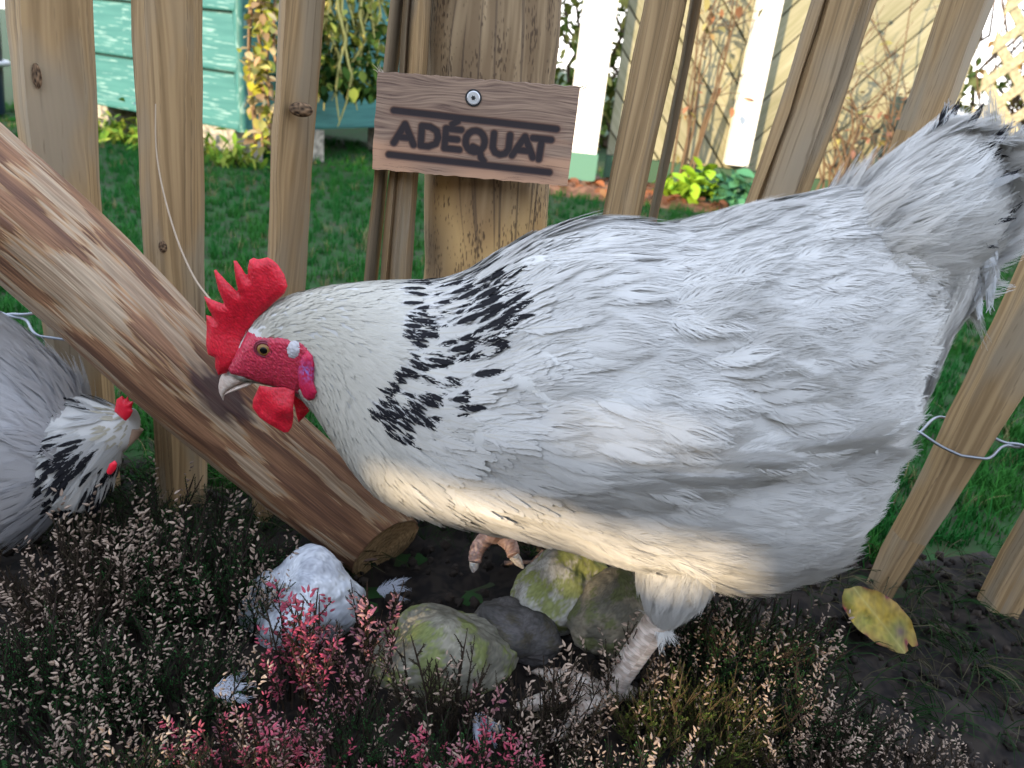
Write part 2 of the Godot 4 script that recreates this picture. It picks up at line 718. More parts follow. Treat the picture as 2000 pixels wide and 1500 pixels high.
func build_materials() -> void:
	var cleft := func(u: float, v: float) -> Color:
		var g := grain(u, v, 26.0, 3.0)
		var c := Color(0.38, 0.255, 0.13).lerp(Color(0.24, 0.155, 0.075), clampf(0.5 + g * 1.2, 0, 1))
		c = c.lerp(Color(0.28, 0.225, 0.155), clampf(nz(u * 2.0, v * 4.0, 3.0) * 1.5 + 0.3 * nz(u * 9.0, v * 20.0), 0, 0.85))
		var crack := grain(u, v, 52.0, 0.9, 31.0)
		c = c.lerp(Color(0.10, 0.07, 0.04), clampf((crack - 0.42) * 3.0, 0, 0.55))
		var kx := (u - 0.3) * 5.0
		var ky := (v - 0.62) * 14.0
		var kn := exp(-(kx * kx * 30.0 + ky * ky * 1.5))
		return c.lerp(Color(0.10, 0.06, 0.035), kn * 0.8)
	wood_new = textured(picture(256, 1024, cleft), 0.75, 0.12)
	var aged := func(u: float, v: float) -> Color:
		var g := grain(u, v, 24.0, 5.0, 3.0)
		var c := Color(0.35, 0.25, 0.145).lerp(Color(0.20, 0.135, 0.075), clampf(0.5 + g * 1.1 + 0.5 * nz(u * 3.0, v * 3.0, 1.0), 0, 1))
		# the barked, paler and warmer length lower down
		var low := clampf((v - 0.30 + 0.03 * nz(u * 5.0, v * 4.0)) * -18.0, 0, 1)
		var inner := Color(0.56, 0.36, 0.15).lerp(Color(0.36, 0.21, 0.085), clampf(0.5 + nz(u * 7.0, v * 10.0, 2.0), 0, 1))
		c = c.lerp(inner, low * clampf(0.75 + nz(u * 3.0, v * 6.0, 11.0), 0, 1))
		var speck := nz(u * 170.0, v * 110.0, 4.0) * 0.8 + 0.5 * nz(u * 20.0, v * 14.0, 8.0)
		c = c.lerp(Color(0.05, 0.03, 0.02), clampf((speck - 0.45) * 3.5, 0, 0.75))
		var crack := grain(u, v, 44.0, 2.2, 51.0)
		return c.lerp(Color(0.06, 0.04, 0.03), clampf((crack - 0.40) * 3.0, 0, 0.65))
	wood_grey = textured(picture(512, 1024, aged), 0.85, 0.18)
	soil_mat = textured(picture(256, 256, func(u: float, v: float) -> Color:
		var k := nz(u * 9.0, v * 9.0) + 0.7 * nz(u * 31.0, v * 31.0)
		return Color(0.022, 0.016, 0.012).lerp(Color(0.008, 0.006, 0.005), clampf(0.5 + k, 0, 1))), 0.95, 0.3)
	soil_mat.uv1_scale = Vector3(4, 4, 4)
	leaf_mat = paint(Color.WHITE, 0.6, true)
	leaf_mat.metallic_specular = 0.05
	leaf_mat.backlight_enabled = true
	leaf_mat.backlight = Color(0.5, 0.5, 0.5)
	bud_mat = paint(Color.WHITE, 0.55, true)
	bud_mat.backlight_enabled = true
	bud_mat.backlight = Color(0.3, 0.3, 0.3)
	plume_mat = paint(Color.WHITE, 0.75, true)
	plume_mat.backlight_enabled = true
	plume_mat.backlight = Color(0.6, 0.6, 0.6)
	tail_mat = paint(lin(0.50, 0.50, 0.50), 0.7, true)
	down_mat = paint(lin(0.34, 0.35, 0.39), 0.8, true)
	skin_white = paint(lin(0.50, 0.485, 0.455), 0.95)

func build_ground() -> void:
	var b := MB.new()
	for p in [Vector3(-90, -0.012, 60), Vector3(90, -0.012, 60), Vector3(90, -0.012, -160), Vector3(-90, -0.012, -160)]:
		b.add(p, Vector2(p.x, p.z))
	b.quad(0, 1, 2, 3)
	var lawn_mat := textured(picture(256, 256, func(u: float, v: float) -> Color:
		var k := nz(u * 12.0, v * 12.0) + 0.6 * nz(u * 40.0, v * 40.0)
		return Color(0.02, 0.06, 0.014).lerp(Color(0.035, 0.03, 0.018), clampf(0.3 + k * 0.6, 0, 1))), 0.95)
	lawn_mat.uv1_scale = Vector3(1.7, 1.7, 1)
	setting("ground", b.mesh(), lawn_mat)
	# the soil bed in front of and under the fence, with real clods
	var s := MB.new()
	var nx := 150
	var ny := 80
	for j in ny + 1:
		for i in nx + 1:
			var x := lerpf(-1.3, 1.3, float(i) / nx)
			var z := lerpf(0.35, -0.70, float(j) / ny) + 0.03 * nz(x * 3.0, 5.0) * (1.0 if j == ny else 0.0)
			var y := 0.008 * nz(x * 6.0, z * 6.0) + 0.008 * nz(x * 22.0, z * 22.0) + 0.003 * nz(x * 70.0, z * 70.0) - 0.002
			if j == ny:
				y = -0.016
			var k := s.add(Vector3(x, y, z), Vector2(x, z))
			if i > 0 and j > 0:
				s.quad(k - nx - 2, k - nx - 1, k, k - 1)
	setting("soil_bed", s.mesh(), soil_mat)
	var clod := MB.new()
	for j in 5:
		for i in 7:
			var th := PI * j / 4.0
			var ph := TAU * (i % 6) / 6.0
			var d := Vector3(sin(th) * cos(ph), cos(th) * 0.7, sin(th) * sin(ph)) * (1.0 + 0.5 * nz(cos(ph) * 2.0 + j, sin(ph) * 2.0))
			var k := clod.add(d)
			if i > 0 and j > 0:
				clod.quad(k - 8, k - 7, k, k - 1)
	var xs := []
	var ts := []
	for i in 2600:
		var r := rng.randf_range(0.0015, 0.006)
		xs.append(Transform3D(Basis.from_euler(Vector3(rng.randf() * 6, rng.randf() * 6, 0)).scaled(Vector3.ONE * r), Vector3(rng.randf_range(-0.7, 0.8), rng.randf_range(0.0, 0.008), rng.randf_range(-0.68, -0.28))))
		var w := rng.randf_range(0.4, 1.5)
		ts.append(Color(0.022, 0.016, 0.012) * w)
	var cl := scatter("soil_clods", clod.mesh(), paint(Color.WHITE, 0.95, true), self, xs, ts)
	# grass
	var kinds := []
	for k in 3:
		var t := MB.new()
		for i in 13:
			var a := rng.randf() * TAU
			var root := Vector3(rng.randf_range(-1, 1), 0, rng.randf_range(-1, 1)) * 0.011
			var h := rng.randf_range(0.018, 0.042)
			var out := Vector3(cos(a), 0, sin(a)) * h * rng.randf_range(0.15, 0.8)
			var wd := Vector3(-sin(a), 0, cos(a)) * 0.0011
			var shade := rng.randf_range(0.7, 1.25)
			var last := 0
			for q in 4:
				var f := q / 3.0
				var p := root + Vector3(0, h * (f - 0.25 * f * f), 0) + out * f * f
				t.add(p - wd * (1.0 - f * 0.9), Vector2.ZERO, Color(shade, shade, shade))
				last = t.add(p + wd * (1.0 - f * 0.9), Vector2.ZERO, Color(shade, shade, shade))
				if q > 0:
					t.quad(last - 3, last - 2, last, last - 1)
		kinds.append(t.mesh())
	for k in 3:
		var gx := []
		var gt := []
		for i in 5600:
			var z := -0.66 - 3.2 * pow(rng.randf(), 1.5)
			var half := 0.75 - z * 0.55
			var x := rng.randf_range(-half, half * 1.05)
			var fade := nz(x * 5.0, z * 5.0)
			if z > -0.72 and fade < 0.0:
				continue
			gx.append(Transform3D(Basis(Vector3.UP, rng.randf() * TAU).scaled(Vector3.ONE * rng.randf_range(0.7, 1.25)), Vector3(x, -0.013, z)))
			var c := Color(0.018, 0.105, 0.022).lerp(Color(0.032, 0.125, 0.022), clampf(0.5 + fade + rng.randf_range(-0.5, 0.5), 0, 1))
			if rng.randf() < 0.05:
				c = Color(0.2, 0.17, 0.08)
			gt.append(c)
		scatter("lawn_grass", kinds[k], leaf_mat, self, gx, gt)

# unseen board screen added behind the viewer for shade; openings placed for sun patches
func build_screen() -> void:
	var holes := [
		Rect2(0, 0, 0, 0),
		Rect2(-2.1138, 1.0033, 0.12, 0.045),
		Rect2(-2.2779, 1.0327, 0.1, 0.024),
		Rect2(-2.1892, 1.0265, 0.09, 0.03),
		Rect2(-2.059, 0.896, 0.12, 0.05),
		Rect2(-2.2897, 0.8456, 0.05, 0.12),
		Rect2(-2.2832, 0.8341, 0.1, 0.06),
		Rect2(-2.1794, 0.9677, 0.045, 0.03),
		Rect2(-2.1192, 1.1088, 0.1, 0.008),
		Rect2(-2.4757, 1.288, 0.03, 0.03),
	]
	var o := thing("added_shade_screen", "added unseen board screen behind the viewer, its gaps placed for sun patches", "shade_screen", Vector3(0, 0, 2.5))
	var mat := paint(lin(0.2, 0.15, 0.1), 0.85)
	var w := 0.15
	var top := 1.62
	for k in range(-46, 30):
		var x0 := k * w
		var cuts := []
		var xs := [x0, x0 + w]
		for h in holes:
			if h.size.x > 0.0:
				for e in [h.position.x, h.end.x]:
					if e > x0 + 0.002 and e < x0 + w - 0.002:
						xs.append(e)
		xs.sort()
		var b := MB.new()
		for q in xs.size() - 1:
			var mid: float = (xs[q] + xs[q + 1]) * 0.5
			var gaps := []
			for h in holes:
				if h.size.x > 0.0 and mid > h.position.x and mid < h.end.x:
					gaps.append(Vector2(h.position.y, h.end.y))
			gaps.sort_custom(func(a: Vector2, c: Vector2) -> bool: return a.x < c.x)
			var y := -0.1
			for g in gaps:
				if g.x > y:
					box(b, Vector3(xs[q], y, 2.5), Vector3(xs[q + 1], g.x, 2.52))
				y = maxf(y, g.y)
			box(b, Vector3(xs[q], y, 2.5), Vector3(xs[q + 1], top, 2.52))
		part("board", b.mesh(), mat, o)

# ---------------------------------------------------------------- the fence
func build_fence() -> void:
	var two := [Vector2(0, -0.012), Vector2(0.06, 0.006), Vector2(0.42, 0.020), Vector2(0.95, -0.006), Vector2(1, -0.020), Vector2(0.5, -0.024)]
	var flat := [Vector2(0, -0.008), Vector2(0.05, 0.010), Vector2(0.58, 0.018), Vector2(0.94, -0.006), Vector2(1, -0.020), Vector2(0.5, -0.02)]
	var lobed := [Vector2(0, -0.012), Vector2(0.08, 0.004), Vector2(0.3, 0.010), Vector2(0.36, 0.004), Vector2(0.62, 0.016), Vector2(0.68, 0.009), Vector2(0.92, 0.006), Vector2(1, -0.012), Vector2(0.5, -0.022)]
	var grooved := [Vector2(0, -0.010), Vector2(0.07, 0.008), Vector2(0.13, 0.002), Vector2(0.17, 0.010), Vector2(0.58, 0.018), Vector2(0.66, 0.006), Vector2(0.78, 0.007), Vector2(0.83, 0.0), Vector2(0.97, -0.004), Vector2(1, -0.014), Vector2(0.5, -0.026)]
	var rows := [
		["pale fence paling with a knot, leftmost, crossed low by the log brace", two, 0.004],
		["greyish square fence paling with a straw stem in front of it", flat, 0.003],
		["narrow fence paling with a broken knot, right above the red comb", two, 0.004],
		["split grooved fence paling half behind the left end of the name board", lobed, 0.003],
		["broad flat fence paling just right of the name board", flat, 0.003],
		["thin sliver paling close beside the broad flat paling", two, 0.002],
		["deeply grooved broad paling rising behind the middle of the hen's back", grooved, 0.004],
		["thick paling rising directly behind the hen's tail", two, 0.004],
		["leaning brown paling right of the hen's rump with wire round it", flat, 0.004],
		["stub of a sawn paling in the lower right corner", flat, 0.003],
	]
	var spots := [
		[Vector3(-0.4111, -0.02, -0.62), Vector3(-0.3713, -0.02, -0.62), Vector3(-0.4037, 0.95, -0.62), Vector3(-0.331, 0.95, -0.62)],
		[Vector3(-0.3219, -0.02, -0.62), Vector3(-0.2853, -0.02, -0.62), Vector3(-0.2953, 0.95, -0.62), Vector3(-0.2466, 0.95, -0.62)],
		[Vector3(-0.2332, -0.02, -0.62), Vector3(-0.2052, -0.02, -0.62), Vector3(-0.165, 0.95, -0.62), Vector3(-0.139, 0.95, -0.62)],
		[Vector3(-0.1348, -0.02, -0.625), Vector3(-0.1011, -0.02, -0.625), Vector3(-0.0865, 0.95, -0.625), Vector3(-0.0833, 0.95, -0.625)],
		[Vector3(0.0437, -0.02, -0.62), Vector3(0.0741, -0.02, -0.62), Vector3(0.0842, 0.95, -0.62), Vector3(0.119, 0.95, -0.62)],
		[Vector3(0.092, -0.02, -0.635), Vector3(0.0907, -0.02, -0.635), Vector3(0.1078, 0.95, -0.635), Vector3(0.1242, 0.95, -0.635)],
		[Vector3(0.1342, -0.02, -0.62), Vector3(0.1856, -0.02, -0.62), Vector3(0.2271, 0.95, -0.62), Vector3(0.2668, 0.95, -0.62)],
		[Vector3(0.2421, -0.02, -0.62), Vector3(0.2702, -0.02, -0.62), Vector3(0.305, 0.95, -0.62), Vector3(0.3494, 0.95, -0.62)],
		[Vector3(0.3611, -0.02, -0.62), Vector3(0.385, -0.02, -0.62), Vector3(0.4584, 0.95, -0.62), Vector3(0.6291, 0.95, -0.62)],
		[Vector3(0.4558, 0.005, -0.6), Vector3(0.4975, 0.005, -0.6), Vector3(0.5359, 0.95, -0.6), Vector3(0.5932, 0.95, -0.6)],
	]
	var knot_mat := textured(picture(64, 64, func(u: float, v: float) -> Color: return Color(0.13, 0.08, 0.045) * (1.0 + 0.9 * nz(u * 9.0, v * 5.0))), 0.9, 0.2)
	for k in rows.size():
		var q: Array = spots[k]
		var base: Vector3 = (q[0] + q[1]) * 0.5
		var o := thing("fence_paling", rows[k][0], "fence paling", base, "cleft palings of the fence")
		part("shaft", pale_mesh(q[0], q[1], q[2], q[3], rows[k][1], rows[k][2], k * 1.7 + 0.3), wood_new, o)
		if k == 3:
			part("splinter", pale_mesh(Vector3(-0.1486, -0.02, -0.625), Vector3(-0.1417, -0.02, -0.625), Vector3(-0.0889, 0.95, -0.625), Vector3(-0.0824, 0.95, -0.625), two, 0.002, 9.3), wood_new, o)
		if k in [0, 1, 2]:
			var kn := SphereMesh.new()
			kn.radius = 0.006
			kn.height = 0.012
			var ko := part("knot", kn, knot_mat, o)
			var ka: Vector3 = [Vector3(-0.3792, 0.3746, -0.603), Vector3(-0.2923, 0.2551, -0.602), Vector3(-0.1806, 0.3719, -0.604)][k]
			ko.position += ka
			ko.scale = [Vector3(0.6, 1.5, 0.35), Vector3(0.6, 0.8, 0.3), Vector3(1.5, 0.9, 0.9)][k]
	# the round post
	var post := thing("fence_post", "round weathered post carrying the burnt name board", "fence post", Vector3(-0.0204, 0.0601, -0.665))
	var pb := MB.new()
	var pts := PackedVector3Array()
	var radii := []
	var foot := Vector3(-0.0361, 0.2328, -0.672)
	var head := Vector3(-0.0486, 0.4645, -0.672)
	for i in 46:
		var t := lerpf(-0.75, 1.6, i / 45.0)
		pts.append(foot.lerp(head, t))
		radii.append(lerpf(0.0535, 0.0530, i / 45.0) * (1.0 + 0.02 * nz(i * 0.2, 3.0)))
	tube(pb, pts, radii, 56, Color.WHITE, true, func(a: float, along: float) -> float:
		var crack := absf(nz(a * 3.0, along * 1.3, 8.0))
		return 1.0 + 0.02 * nz(cos(a) * 2.0, sin(a) * 2.0, along * 5.0) + 0.008 * nz(cos(a) * 12.0, sin(a) * 12.0, along * 9.0) - 0.05 * maxf(0.0, 0.05 - crack) * 8.0)
	for k in pb.uv.size():
		pb.uv[k] = Vector2(pb.uv[k].x, pb.uv[k].y / 0.95)
	part("shaft", pb.mesh(), wood_grey, post)
	build_sign()
	build_brace()
	build_wire()

func build_sign() -> void:
	# burnt letters drawn as strokes into the board's picture, u to the right and v down, in board lengths
	var w := 1024
	var h := 512
	var burn := PackedFloat32Array()
	burn.resize(w * h)
	var stroke := func(a: Vector2, c: Vector2, r: float) -> void:
		a *= Vector2(w, h)
		c *= Vector2(w, h)
		var pad := r * 3.2 + 6.0
		for y in range(maxi(0, int(minf(a.y, c.y) - pad)), mini(h, int(maxf(a.y, c.y) + pad))):
			for x in range(maxi(0, int(minf(a.x, c.x) - pad)), mini(w, int(maxf(a.x, c.x) + pad))):
				var p := Vector2(x, y)
				var d := p.distance_to(Geometry2D.get_closest_point_to_segment(p, a, c))
				var k := clampf((r - d) / 22.0 + 0.5, 0, 1) + 0.36 * exp(-maxf(0.0, d - r) / (r * 1.1))
				burn[y * w + x] = maxf(burn[y * w + x], k)
	var line := func(pts: Array, r: float) -> void:
		for i in pts.size() - 1:
			stroke.call(pts[i], pts[i + 1], r)
	var bar := 14.5
	line.call([Vector2(0.095, 0.375), Vector2(0.905, 0.43)], bar)
	line.call([Vector2(0.085, 0.825), Vector2(0.895, 0.868)], bar)
	var y0 := 0.50
	var y1 := 0.70
	var r := 14.5
	var drop := func(x: float, y: float) -> Vector2: return Vector2(x, y + (x - 0.1) * 0.045)
	var put := func(pts: Array) -> void:
		var q := []
		for p in pts:
			q.append(drop.call(p.x, p.y))
		line.call(q, r)
	put.call([Vector2(0.105, y1), Vector2(0.155, y0), Vector2(0.205, y1)])
	put.call([Vector2(0.125, 0.635), Vector2(0.19, 0.635)])
	put.call([Vector2(0.24, y0), Vector2(0.24, y1), Vector2(0.28, y1), Vector2(0.315, 0.665), Vector2(0.325, 0.60), Vector2(0.315, 0.535), Vector2(0.28, y0), Vector2(0.24, y0)])
	put.call([Vector2(0.435, y0), Vector2(0.36, y0), Vector2(0.36, y1), Vector2(0.435, y1)])
	put.call([Vector2(0.36, 0.60), Vector2(0.42, 0.60)])
	put.call([Vector2(0.39, 0.452), Vector2(0.415, 0.415)])
	var ring := []
	for i in 17:
		var a := TAU * i / 16.0
		ring.append(Vector2(0.51 + 0.048 * cos(a), 0.60 + 0.108 * sin(a)))
	put.call(ring)
	put.call([Vector2(0.50, 0.655), Vector2(0.535, 0.68), Vector2(0.548, 0.76), Vector2(0.562, 0.79)])
	put.call([Vector2(0.60, y0), Vector2(0.60, 0.64), Vector2(0.615, 0.69), Vector2(0.64, 0.705), Vector2(0.665, 0.69), Vector2(0.68, 0.64), Vector2(0.68, y0)])
	put.call([Vector2(0.70, y1), Vector2(0.755, y0), Vector2(0.805, y1)])
	put.call([Vector2(0.72, 0.64), Vector2(0.79, 0.64)])
	put.call([Vector2(0.795, 0.505), Vector2(0.885, 0.505)])
	put.call([Vector2(0.84, 0.505), Vector2(0.835, 0.71)])
	var data := PackedByteArray()
	data.resize(w * h * 3)
	for y in h:
		for x in w:
			var u := float(x) / w
			var v := float(y) / h
			var g := grain(v, u, 44.0, 3.0, 13.0)
			var c := Color(0.315, 0.215, 0.15).lerp(Color(0.17, 0.11, 0.082), clampf(0.5 + g, 0, 1))
			c = c.lerp(Color(0.47, 0.27, 0.165), clampf((v - 0.66) * 3.0 + nz(u * 2.0, v * 4.0, 2.0) * 0.7, 0, 0.85))
			if g > 0.55:
				c = c.lerp(Color(0.08, 0.05, 0.04), 0.55)
			var k := burn[y * w + x]
			c = c.lerp(Color(0.15, 0.075, 0.05), clampf(k * 1.7, 0, 0.8))
			c = c.lerp(Color(0.020, 0.017, 0.020), clampf((k - 0.28) * 1.45, 0, 0.95))
			c = c.linear_to_srgb()
			var i := (y * w + x) * 3
			data[i] = int(clampf(c.r, 0, 1) * 255)
			data[i + 1] = int(clampf(c.g, 0, 1) * 255)
			data[i + 2] = int(clampf(c.b, 0, 1) * 255)
	var im := Image.create_from_data(w, h, false, Image.FORMAT_RGB8, data)
	var mat := textured(im, 0.7, 0.05)
	var c := [Vector3(-0.1226, 0.4046, -0.598), Vector3(0.0247, 0.4097, -0.598), Vector3(0.0247, 0.3393, -0.598), Vector3(-0.1243, 0.3354, -0.598)]
	var o := thing("name_board", "small wooden board burnt with the word ADÉQUAT, screwed to the post", "sign", (c[2] + c[3]) * 0.5)
	var b := MB.new()
	var n := 40
	# face with a slightly ragged edge
	for j in 11:
		for i in n + 1:
			var u := float(i) / n
			var v := j / 10.0
			var p: Vector3 = c[0].lerp(c[1], u).lerp(c[3].lerp(c[2], u), v)
			if j == 0 or j == 10:
				p.y += 0.0007 * nz(u * 30.0, v * 9.0)
			if i == 0 or i == n:
				p.x += 0.0007 * nz(v * 40.0, u * 9.0)
			var k := b.add(p, Vector2(u * 0.99 + 0.005, v * 0.98 + 0.01))
			if i > 0 and j > 0:
				b.quad(k - n - 2, k - n - 1, k, k - 1)
	var rim := []
	for i in n + 1:
		rim.append(i)
	for j in range(1, 11):
		rim.append(j * (n + 1) + n)
	for i in range(n - 1, -1, -1):
		rim.append(10 * (n + 1) + i)
	for j in range(9, 0, -1):
		rim.append(j * (n + 1))
	for k in rim.size():
		var a: int = rim[k]
		var d: int = rim[(k + 1) % rim.size()]
		var back := Vector3(0, 0, -0.016)
		var s := b.add(b.v[a], Vector2(b.uv[a].x, b.uv[a].y))
		b.add(b.v[d], b.uv[d])
		b.add(b.v[d] + back, b.uv[d] * Vector2(1, 0.95) + Vector2(0.01, 0.02))
		b.add(b.v[a] + back, b.uv[a] * Vector2(1, 0.95) + Vector2(0.01, 0.02))
		b.quad(s, s + 3, s + 2, s + 1)
	part("board", b.mesh(), mat, o)
	# the screw: dark washer rim, bright head, star recess
	var at := Vector3(-0.0517, 0.3942, -0.598)
	var steel := paint(lin(0.75, 0.76, 0.78), 0.3)
	steel.metallic = 0.6
	var dark := paint(lin(0.02, 0.02, 0.02), 0.6)
	var s := MB.new()
	var q := PackedVector3Array([at + Vector3(0, 0, 0.0002), at + Vector3(0, 0, 0.0009), at + Vector3(0, 0, 0.0014)])
	tube(s, q, [0.0050, 0.0049, 0.0043], 28)
	var screw := part("screw", s.mesh(), steel, o)
	var rg := TorusMesh.new()
	rg.inner_radius = 0.0049
	rg.outer_radius = 0.0061
	rg.rings = 28
	rg.ring_segments = 8
	var ri := MeshInstance3D.new()
	ri.name = "screw_rim"
	ri.mesh = rg
	ri.material_override = dark
	screw.add_child(ri, true)
	ri.position = at + Vector3(0, 0, 0.0003)
	ri.rotation.x = PI / 2
	var star := PackedVector2Array()
	for k in 12:
		var rr := 0.0019 if k % 2 == 0 else 0.0012
		star.append(Vector2(at.x, at.y) + Vector2(cos(TAU * k / 12.0), sin(TAU * k / 12.0)) * rr)
	var sb := MB.new()
	prism(sb, star, at.z + 0.0013, at.z + 0.0016)
	var st := MeshInstance3D.new()
	st.name = "star_recess"
	st.mesh = sb.mesh()
	st.material_override = dark
	screw.add_child(st, true)
	# torn fibres at the upper corners
	var fb := MB.new()
	for k in 16:
		var at2: Vector3 = c[0] if k < 11 else c[1]
		var p := at2 + Vector3(rng.randf_range(-0.001, 0.006), rng.randf_range(-0.003, 0.0), -rng.randf() * 0.012)
		var d := Vector3(rng.randf_range(-1, 0.2) if k < 11 else rng.randf_range(0.2, 1.2), rng.randf_range(0.2, 1.0), rng.randf_range(-0.2, 0.3)) * 0.006
		tube(fb, PackedVector3Array([p, p + d * 0.6, p + d + Vector3(0, -0.001, 0)]), [0.00025, 0.0002, 0.0001], 4)
	part("torn_fibres", fb.mesh(), paint(lin(0.4, 0.33, 0.26), 0.9), o)

func build_brace() -> void:
	# a peeled log leaning against the post; torn strips of red-brown bark remain
	var bark := func(u: float, v: float) -> Color:
		var a := u * TAU
		var x := cos(a)
		var z := sin(a)
		var k := nz(x * 1.9, z * 1.9, v * 5.0) + 0.5 * nz(x * 5.0, z * 5.0, v * 11.0) + 0.34 * nz(x * 14.0, z * 14.0, v * 17.0 + 3.0) + 0.2 * nz(x * 40.0, z * 40.0, v * 24.0)
		var wood := Color(0.37, 0.275, 0.185).lerp(Color(0.27, 0.18, 0.115), clampf(0.5 + nz(x * 12.0, z * 12.0, v * 6.0), 0, 1))
		var red := Color(0.235, 0.12, 0.065).lerp(Color(0.125, 0.062, 0.038), clampf(0.5 + nz(x * 3.0 + 7.0, z * 3.0, v * 5.0) + 0.4 * nz(x * 22.0, z * 22.0, v * 9.0), 0, 1))
		var amber := Color(0.36, 0.17, 0.05)
		var low := clampf(v * 1.5 - 0.35, 0, 1)
		var s := clampf((k - 0.10 + low * 0.62) * 6.0, 0, 1)
		var edge := clampf(1.0 - absf(k - 0.10 + low * 0.62) * 5.0, 0, 1)
		var c := wood.lerp(red, s).lerp(amber, edge * 0.45)
		# the dark scar of a branch
		var dx := wrapf(u - 0.09 + 0.01 * nz(u * 30.0, v * 40.0), -0.5, 0.5) * 15.0
		var dv := (v - 0.47 + 0.012 * nz(u * 60.0, v * 30.0)) * 19.0
		c = c.lerp(Color(0.055, 0.03, 0.03), clampf(1.6 - (dx * dx + dv * dv) * 1.6, 0, 0.9))
		return c * (1.0 + 0.25 * nz(x * 30.0, z * 30.0, v * 20.0))
	var mat := textured(picture(512, 1024, bark), 0.55, 0.25)
	var p0 := Vector3(-0.4169, 0.3824, -0.47)
	var p1 := Vector3(-0.0946, 0.0145, -0.565)
	var o := thing("log_brace", "peeled round log with red-brown bark strips leaning against the post", "log", Vector3(p1.x, 0, p1.z))
	var b := MB.new()
	var pts := PackedVector3Array()
	var radii := []
	for i in 50:
		var t := i / 49.0
		pts.append(p0.lerp(p1 + (p1 - p0).normalized() * 0.04, t) + Vector3(0, 0.004 * nz(t * 3.0, 2.0), 0.004 * nz(t * 3.0, 9.0)))
		radii.append(lerpf(0.0415, 0.0345, t))
	tube(b, pts, radii, 64, Color.WHITE, false, func(a: float, along: float) -> float:
		var k := nz(cos(a) * 1.7, sin(a) * 1.7, along * 5.0) + 0.5 * nz(cos(a) * 5.0, sin(a) * 5.0, along * 10.0)
		return 1.0 + 0.03 * nz(cos(a), sin(a), along * 4.0) + 0.012 * clampf(k * 6.0, -1, 1))
	for k in b.uv.size():
		b.uv[k] = Vector2(b.uv[k].x, b.uv[k].y / 0.62)
	# the slanting cut of the lower end
	var d := (p1 - p0).normalized()
	var s := d.cross(Vector3.UP).normalized()
	var up := s.cross(d)
	for k in b.v.size():
		var q := b.v[k] - p1
		var over := q.dot(d) + (q.dot(s) * 1.05 + q.dot(up) * 0.25) * 0.95
		if over > 0.0:
			b.v[k] -= d * over
	part("trunk", b.mesh(), mat, o)
	var e := MB.new()
	var ring := 64
	var first: int = b.v.size() - ring - 1
	var mid := Vector3.ZERO
	for k in ring:
		mid += b.v[first + k] / ring
	e.add(mid, Vector2(0.5, 0.5))
	for r in range(1, 7):
		for k in ring + 1:
			var a := TAU * k / ring
			var p: Vector3 = mid.lerp(b.v[first + k], r / 6.0) + d * (0.0012 * nz(k * 0.5, r * 1.0) + (0.0008 if r < 6 else 0.0))
			var id := e.add(p, Vector2(0.5 + 0.5 * cos(a) * r / 6.0, 0.5 + 0.5 * sin(a) * r / 6.0))
			if k > 0:
				if r == 1:
					e.tri(0, id - 1, id)
				else:
					e.quad(id - ring - 2, id - 1, id, id - ring - 1)
	var cut := picture(128, 128, func(u: float, v: float) -> Color:
		var rr := Vector2(u - 0.46, v - 0.52).length()
		var k := sin(rr * 95.0 + 3.0 * nz(u * 4.0, v * 4.0)) * 0.5 + 0.5
		var c := Color(0.33, 0.22, 0.11).lerp(Color(0.20, 0.12, 0.055), k * 0.6)
		return c * (1.0 + 0.35 * nz(u * 40.0, v * 9.0)) * (0.75 if rr > 0.46 else 1.0))
	part("sawn_end", e.mesh(), textured(cut, 0.85, 0.05), o)

func build_wire() -> void:
	var zinc := paint(lin(0.26, 0.27, 0.29), 0.45)
	zinc.metallic = 0.75
	var o := thing("fence_wire", "twisted galvanised wire looped round the palings", "wire", Vector3(-0.0004, 0.167, -0.62))
	var a := Vector3(-0.52, 0.1755, -0.62)
	var e := Vector3(0.5426, 0.1577, -0.62)
	# where each paling stands on the wire, as share of its length
	var stops := []
	for q in [[Vector3(-0.4114, 0.1716, -0.62), Vector3(-0.3639, 0.1717, -0.62)], [Vector3(-0.3199, 0.1722, -0.62), Vector3(-0.2796, 0.1723, -0.62)], [Vector3(-0.2205, 0.17, -0.62), Vector3(-0.1891, 0.169, -0.62)], [Vector3(-0.1253, 0.1672, -0.62), Vector3(-0.0939, 0.1686, -0.62)], [Vector3(0.0536, 0.1664, -0.62), Vector3(0.0919, 0.1658, -0.62)], [Vector3(0.1642, 0.164, -0.62), Vector3(0.2112, 0.1649, -0.62)], [Vector3(0.2632, 0.164, -0.62), Vector3(0.3106, 0.1635, -0.62)], [Vector3(0.3771, 0.1498, -0.62), Vector3(0.4183, 0.1581, -0.62)]]:
		stops.append(Vector2((q[0].x - a.x) / (e.x - a.x), (q[1].x - a.x) / (e.x - a.x)))
	for strand in 2:
		var pts := PackedVector3Array()
		var n := 1500
		for i in n + 1:
			var t := float(i) / n
			var p := a.lerp(e, t)
			var open := 0.0
			for s in stops:
				var c: float = (s.x + s.y) * 0.5
				var hw: float = (s.y - s.x) * 0.5 + 0.012
				open = maxf(open, clampf((hw + 0.008 - absf(t - c)) / 0.030, 0, 1))
			var ang := t * 190.0 + PI * strand
			var tw := Vector3(0, cos(ang), sin(ang)) * 0.0014
			var sgn := 1.0 if strand == 0 else -1.0
			var apart := Vector3(0, -0.010 * sgn * open * 0.7, (0.0215 if strand == 0 else -0.027) * smoothstep(0, 1, open))
			pts.append(p + tw * (1.0 - open) + apart)
		var b := MB.new()
		tube(b, pts, [0.0013], 6)
		part("strand", b.mesh(), zinc, o)

